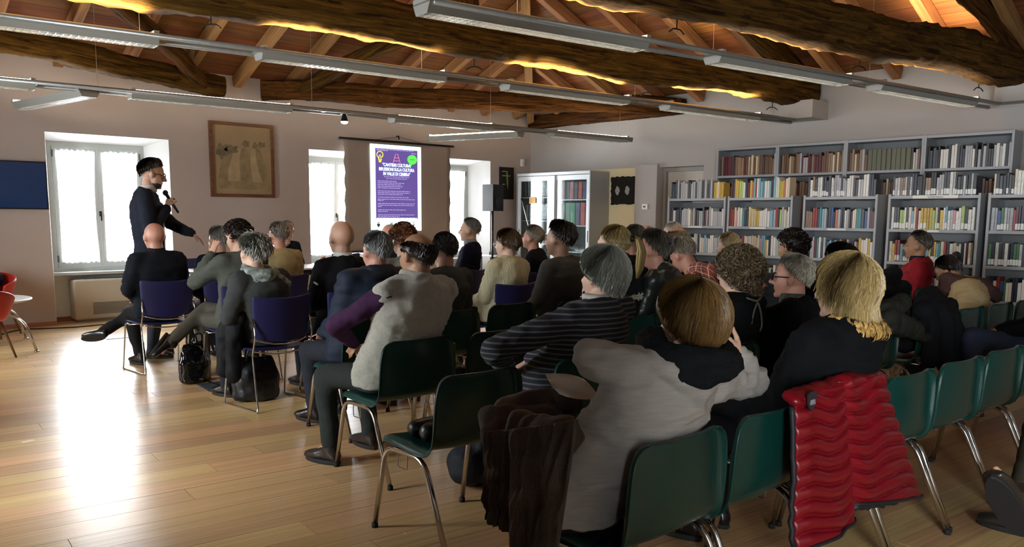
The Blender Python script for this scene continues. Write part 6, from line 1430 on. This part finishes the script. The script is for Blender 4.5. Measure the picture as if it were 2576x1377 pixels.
obj('coat_front', hang_cloth(((1225, 1085), (1335, 1075), (1300, 1340), (1232, 1300)), 1.66, 3), M_BR, bc, True)
obj('coat_back', hang_cloth(((1290, 1080), (1455, 1055), (1400, 1420), (1290, 1420)), 1.62, 11), M_BR, bc, True)
bm = BM(); c_ = pp(1438, 1003, 1.97)+Vector((0, 0, .045)); n = 8; G = [[bm.verts.new((u*.075, v*.105, .012*math.sin(u*1.5+v))) for u in np.linspace(-1, 1, 7)] for v in np.linspace(-1, 1, 9)]
for j in range(8):
    for i in range(6): bm.faces.new((G[j][i], G[j][i+1], G[j+1][i+1], G[j+1][i]))
bmesh.ops.solidify(bm, geom=bm.faces, thickness=.0008); o = obj('paper_sheet', bm, M_CARD, None, True); o.location = c_; o.rotation_euler = (.15, .25, -.5); setp(o, 'white sheet of paper on the brown coat', 'paper')
# coats thrown over chairs on the right
M_CB = cloth('coat_pile_black', '#15171a'); M_CG = cloth('coat_pile_grey', '#34373a', rough=.6)
heap('black_coat', 'black coat with silver clasp thrown over a chair beside the red jacket', 'coat', [(pp(2195, 712, 3.3), .07, pp(2250, 690, 3.3), .075), (pp(2200, 740, 3.25), .08, pp(2270, 730, 3.25), .09), (pp(2190, 760, 3.2), .06, pp(2260, 790, 3.2), .07), (pp(2240, 700, 3.3), .06, pp(2262, 760, 3.3), .06)], M_CB, .016, .018, 4)
green(6.30, 2.48, 'green plastic chair buried under a long black coat', S)
heap('long_black_coat', 'long black coat covering a chair behind the blonde woman', 'coat', [(Vector((6.10, 2.32, .80)), .07, Vector((6.52, 2.30, .80)), .07), (Vector((6.10, 2.26, .72)), .07, Vector((6.08, 2.24, .45)), .06), (Vector((6.30, 2.24, .74)), .08, Vector((6.32, 2.22, .40)), .07), (Vector((6.52, 2.26, .72)), .07, Vector((6.56, 2.22, .42)), .06), (Vector((6.15, 2.45, .55)), .08, Vector((6.45, 2.5, .55)), .09), (Vector((6.2, 2.35, .86)), .07, Vector((6.42, 2.38, .88)), .08)], M_CB, .016, .018, 8)
heap('olive_coat', 'dark olive hooded coat hanging by the black coat behind the blonde woman', 'coat', [(pp(2225, 785, 2.25), .07, pp(2270, 760, 2.3), .06), (pp(2235, 800, 2.2), .06, pp(2300, 830, 2.25), .06), (pp(2240, 820, 2.2), .05, pp(2330, 850, 2.25), .03)], cloth('coat_olive2', '#2c2d28'), .014, .016, 9)
green(6.11, 3.58, 'green plastic chair with a grey hooded coat heaped on its back', S)
heap('grey_coat', 'dark grey hooded coat heaped on a chair by the curly-haired person', 'coat', [(Vector((5.82, 3.44, .80)), .08, Vector((6.20, 3.42, .80)), .08), (Vector((5.86, 3.46, .92)), .07, Vector((6.12, 3.46, .94)), .08), (Vector((5.85, 3.36, .72)), .08, Vector((6.2, 3.34, .55)), .08), (Vector((5.95, 3.52, .62)), .09, Vector((6.1, 3.6, .55)), .1)], M_CG, .016, .018, 12)
# dark blue coat on the red armchair
heap('navy_coat', 'dark navy coat lying over the red armchair by the wall', 'coat', [(Vector((1.80, 11.0, .66)), .10, Vector((2.05, 11.22, .66)), .09), (Vector((1.70, 11.1, .74)), .09, Vector((1.95, 11.3, .74)), .09), (Vector((1.62, 11.0, .62)), .11, Vector((1.85, 10.9, .58)), .1)], cloth('coat_navy', '#222a3c'), .018, .02, 15)
# dark padded coat hanging from the spiky-haired woman's chair, bags under the chairs
heap('quilted_coat', 'black quilted coat hanging down beside the spiky-haired woman\'s chair', 'coat', [(Vector((2.58, 5.80, .70)), .06, Vector((2.60, 6.02, .60)), .07), (Vector((2.56, 5.84, .62)), .065, Vector((2.55, 5.86, .24)), .06), (Vector((2.56, 5.98, .60)), .065, Vector((2.55, 6.02, .26)), .06)], cloth('quilt_black', '#15171a', rough=.5), .014, .014, 18)
M_PAT = mat('patent_black', '#0e0e10', .12, bump=.35, bscale=9); M_LB = mat('bag_black', '#121416', .4, var=.1, bump=.25, bscale=60)
def bag(name, label, x, y, rz, w_, d_, h_, m_, strap=True):
    t_ = empty(name, (x, y, 0), rz); bm = BM()
    loft(bm, [((0, 0, .004), (w_*.46, 0, 0), (0, d_*.46, 0)), ((0, 0, .03), (w_*.5, 0, 0), (0, d_*.5, 0)), ((0, 0, h_*.5), (w_*.52, 0, 0), (0, d_*.46, 0)), ((0, .01, h_*.85), (w_*.44, 0, 0), (0, d_*.24, 0)), ((0, .01, h_), (w_*.38, 0, 0), (0, d_*.07, 0))], 22)
    me = remesh(bm, .010, 4); ruffle(me, .008, 12, int(x*10), (1, 1, 1)); zs = min(v.co.z for v in me.vertices); me.transform(Matrix.Translation((0, 0, .001-zs))); link('bag_body', me, t_, m_, True)
    for s in (-1, 1):
        bm = BM(); tube(bm, rounded([(-w_*.2, s*d_*.10, h_*.93), (-w_*.16, s*d_*.22, h_*1.25), (w_*.16, s*d_*.22, h_*1.25), (w_*.2, s*d_*.10, h_*.93)], .06), .008, 6); obj('handle', bm, m_, t_, True)
    bm = BM(); box(bm, -.012, .012, -.006, .006, h_*.96, h_*1.0+.012, bev=.003); obj('clasp', bm, M_CHROME, t_); return setp(t_, label, 'bag')
bag('handbag', 'shiny black patent handbag on the floor between the blue chairs', 2.72, 7.02, .5, .34, .2, .34, M_PAT)
bag('tote_bag', 'black leather tote bag under the spiky-haired woman\'s chair', 2.80, 6.02, -.2, .36, .22, .34, M_LB)
heap('folded_bag', 'flat dark bag lying on the seat of the empty aisle chair', 'bag', [(Vector((2.14, 2.88, .49)), .045, Vector((2.42, 2.90, .49)), .05), (Vector((2.14, 2.98, .485)), .042, Vector((2.44, 3.00, .485)), .045), (Vector((2.2, 2.84, .53)), .05, Vector((2.4, 2.84, .53)), .05)], M_LB, .010, .006, 21)
heap('backpack', 'dark backpack slumped on the floor behind the empty aisle chair', 'bag', [(Vector((2.72, 3.30, .13)), .12, Vector((2.98, 3.34, .12)), .11), (Vector((2.78, 3.26, .24)), .08, Vector((2.92, 3.30, .24)), .08)], cloth('pack_grey', '#23252a', rough=.5), .014, .012, 23)
t_ = empty('flat_cap', (3.34, 3.90, .452)); bm = BM(); loft(bm, [((0, 0, .002), (.125, 0, 0), (0, .14, 0)), ((0, 0, .03), (.135, 0, 0), (0, .15, 0)), ((0, -.01, .075), (.12, 0, 0), (0, .13, 0)), ((0, -.02, .10), (.07, 0, 0), (0, .08, 0))], 20); me = remesh(bm, .010, 4); ruffle(me, .005, 14, 4); link('crown', me, t_, cloth('cap_grey', '#2d2c2a'), True)
bm = BM(); loft(bm, [((0, .15, .012), (.10, 0, 0), (0, .07, 0)), ((0, .155, .022), (.095, 0, 0), (0, .065, 0))], 18); obj('brim', bm, cloth('cap_brim', '#3a3630'), t_, True); setp(t_, 'dark flat cap resting on a green chair seat', 'cap')
heap('seat_bag', 'black shoulder bag on the chair seat beside the flat cap', 'bag', [(Vector((3.12, 3.86, .50)), .055, Vector((3.16, 3.98, .50)), .05)], M_LB, .010, .008, 27)
bm = BM(); box(bm, -.012, .012, -.10, .10, 0, .24, bev=.003); o = obj('lime_folder', bm, mat('lime_plastic', '#4f9a14', .4)); o.location = (3.035, 3.92, .4515); setp(o, 'lime green folder standing on a chair seat beside the fleece vest', 'folder')
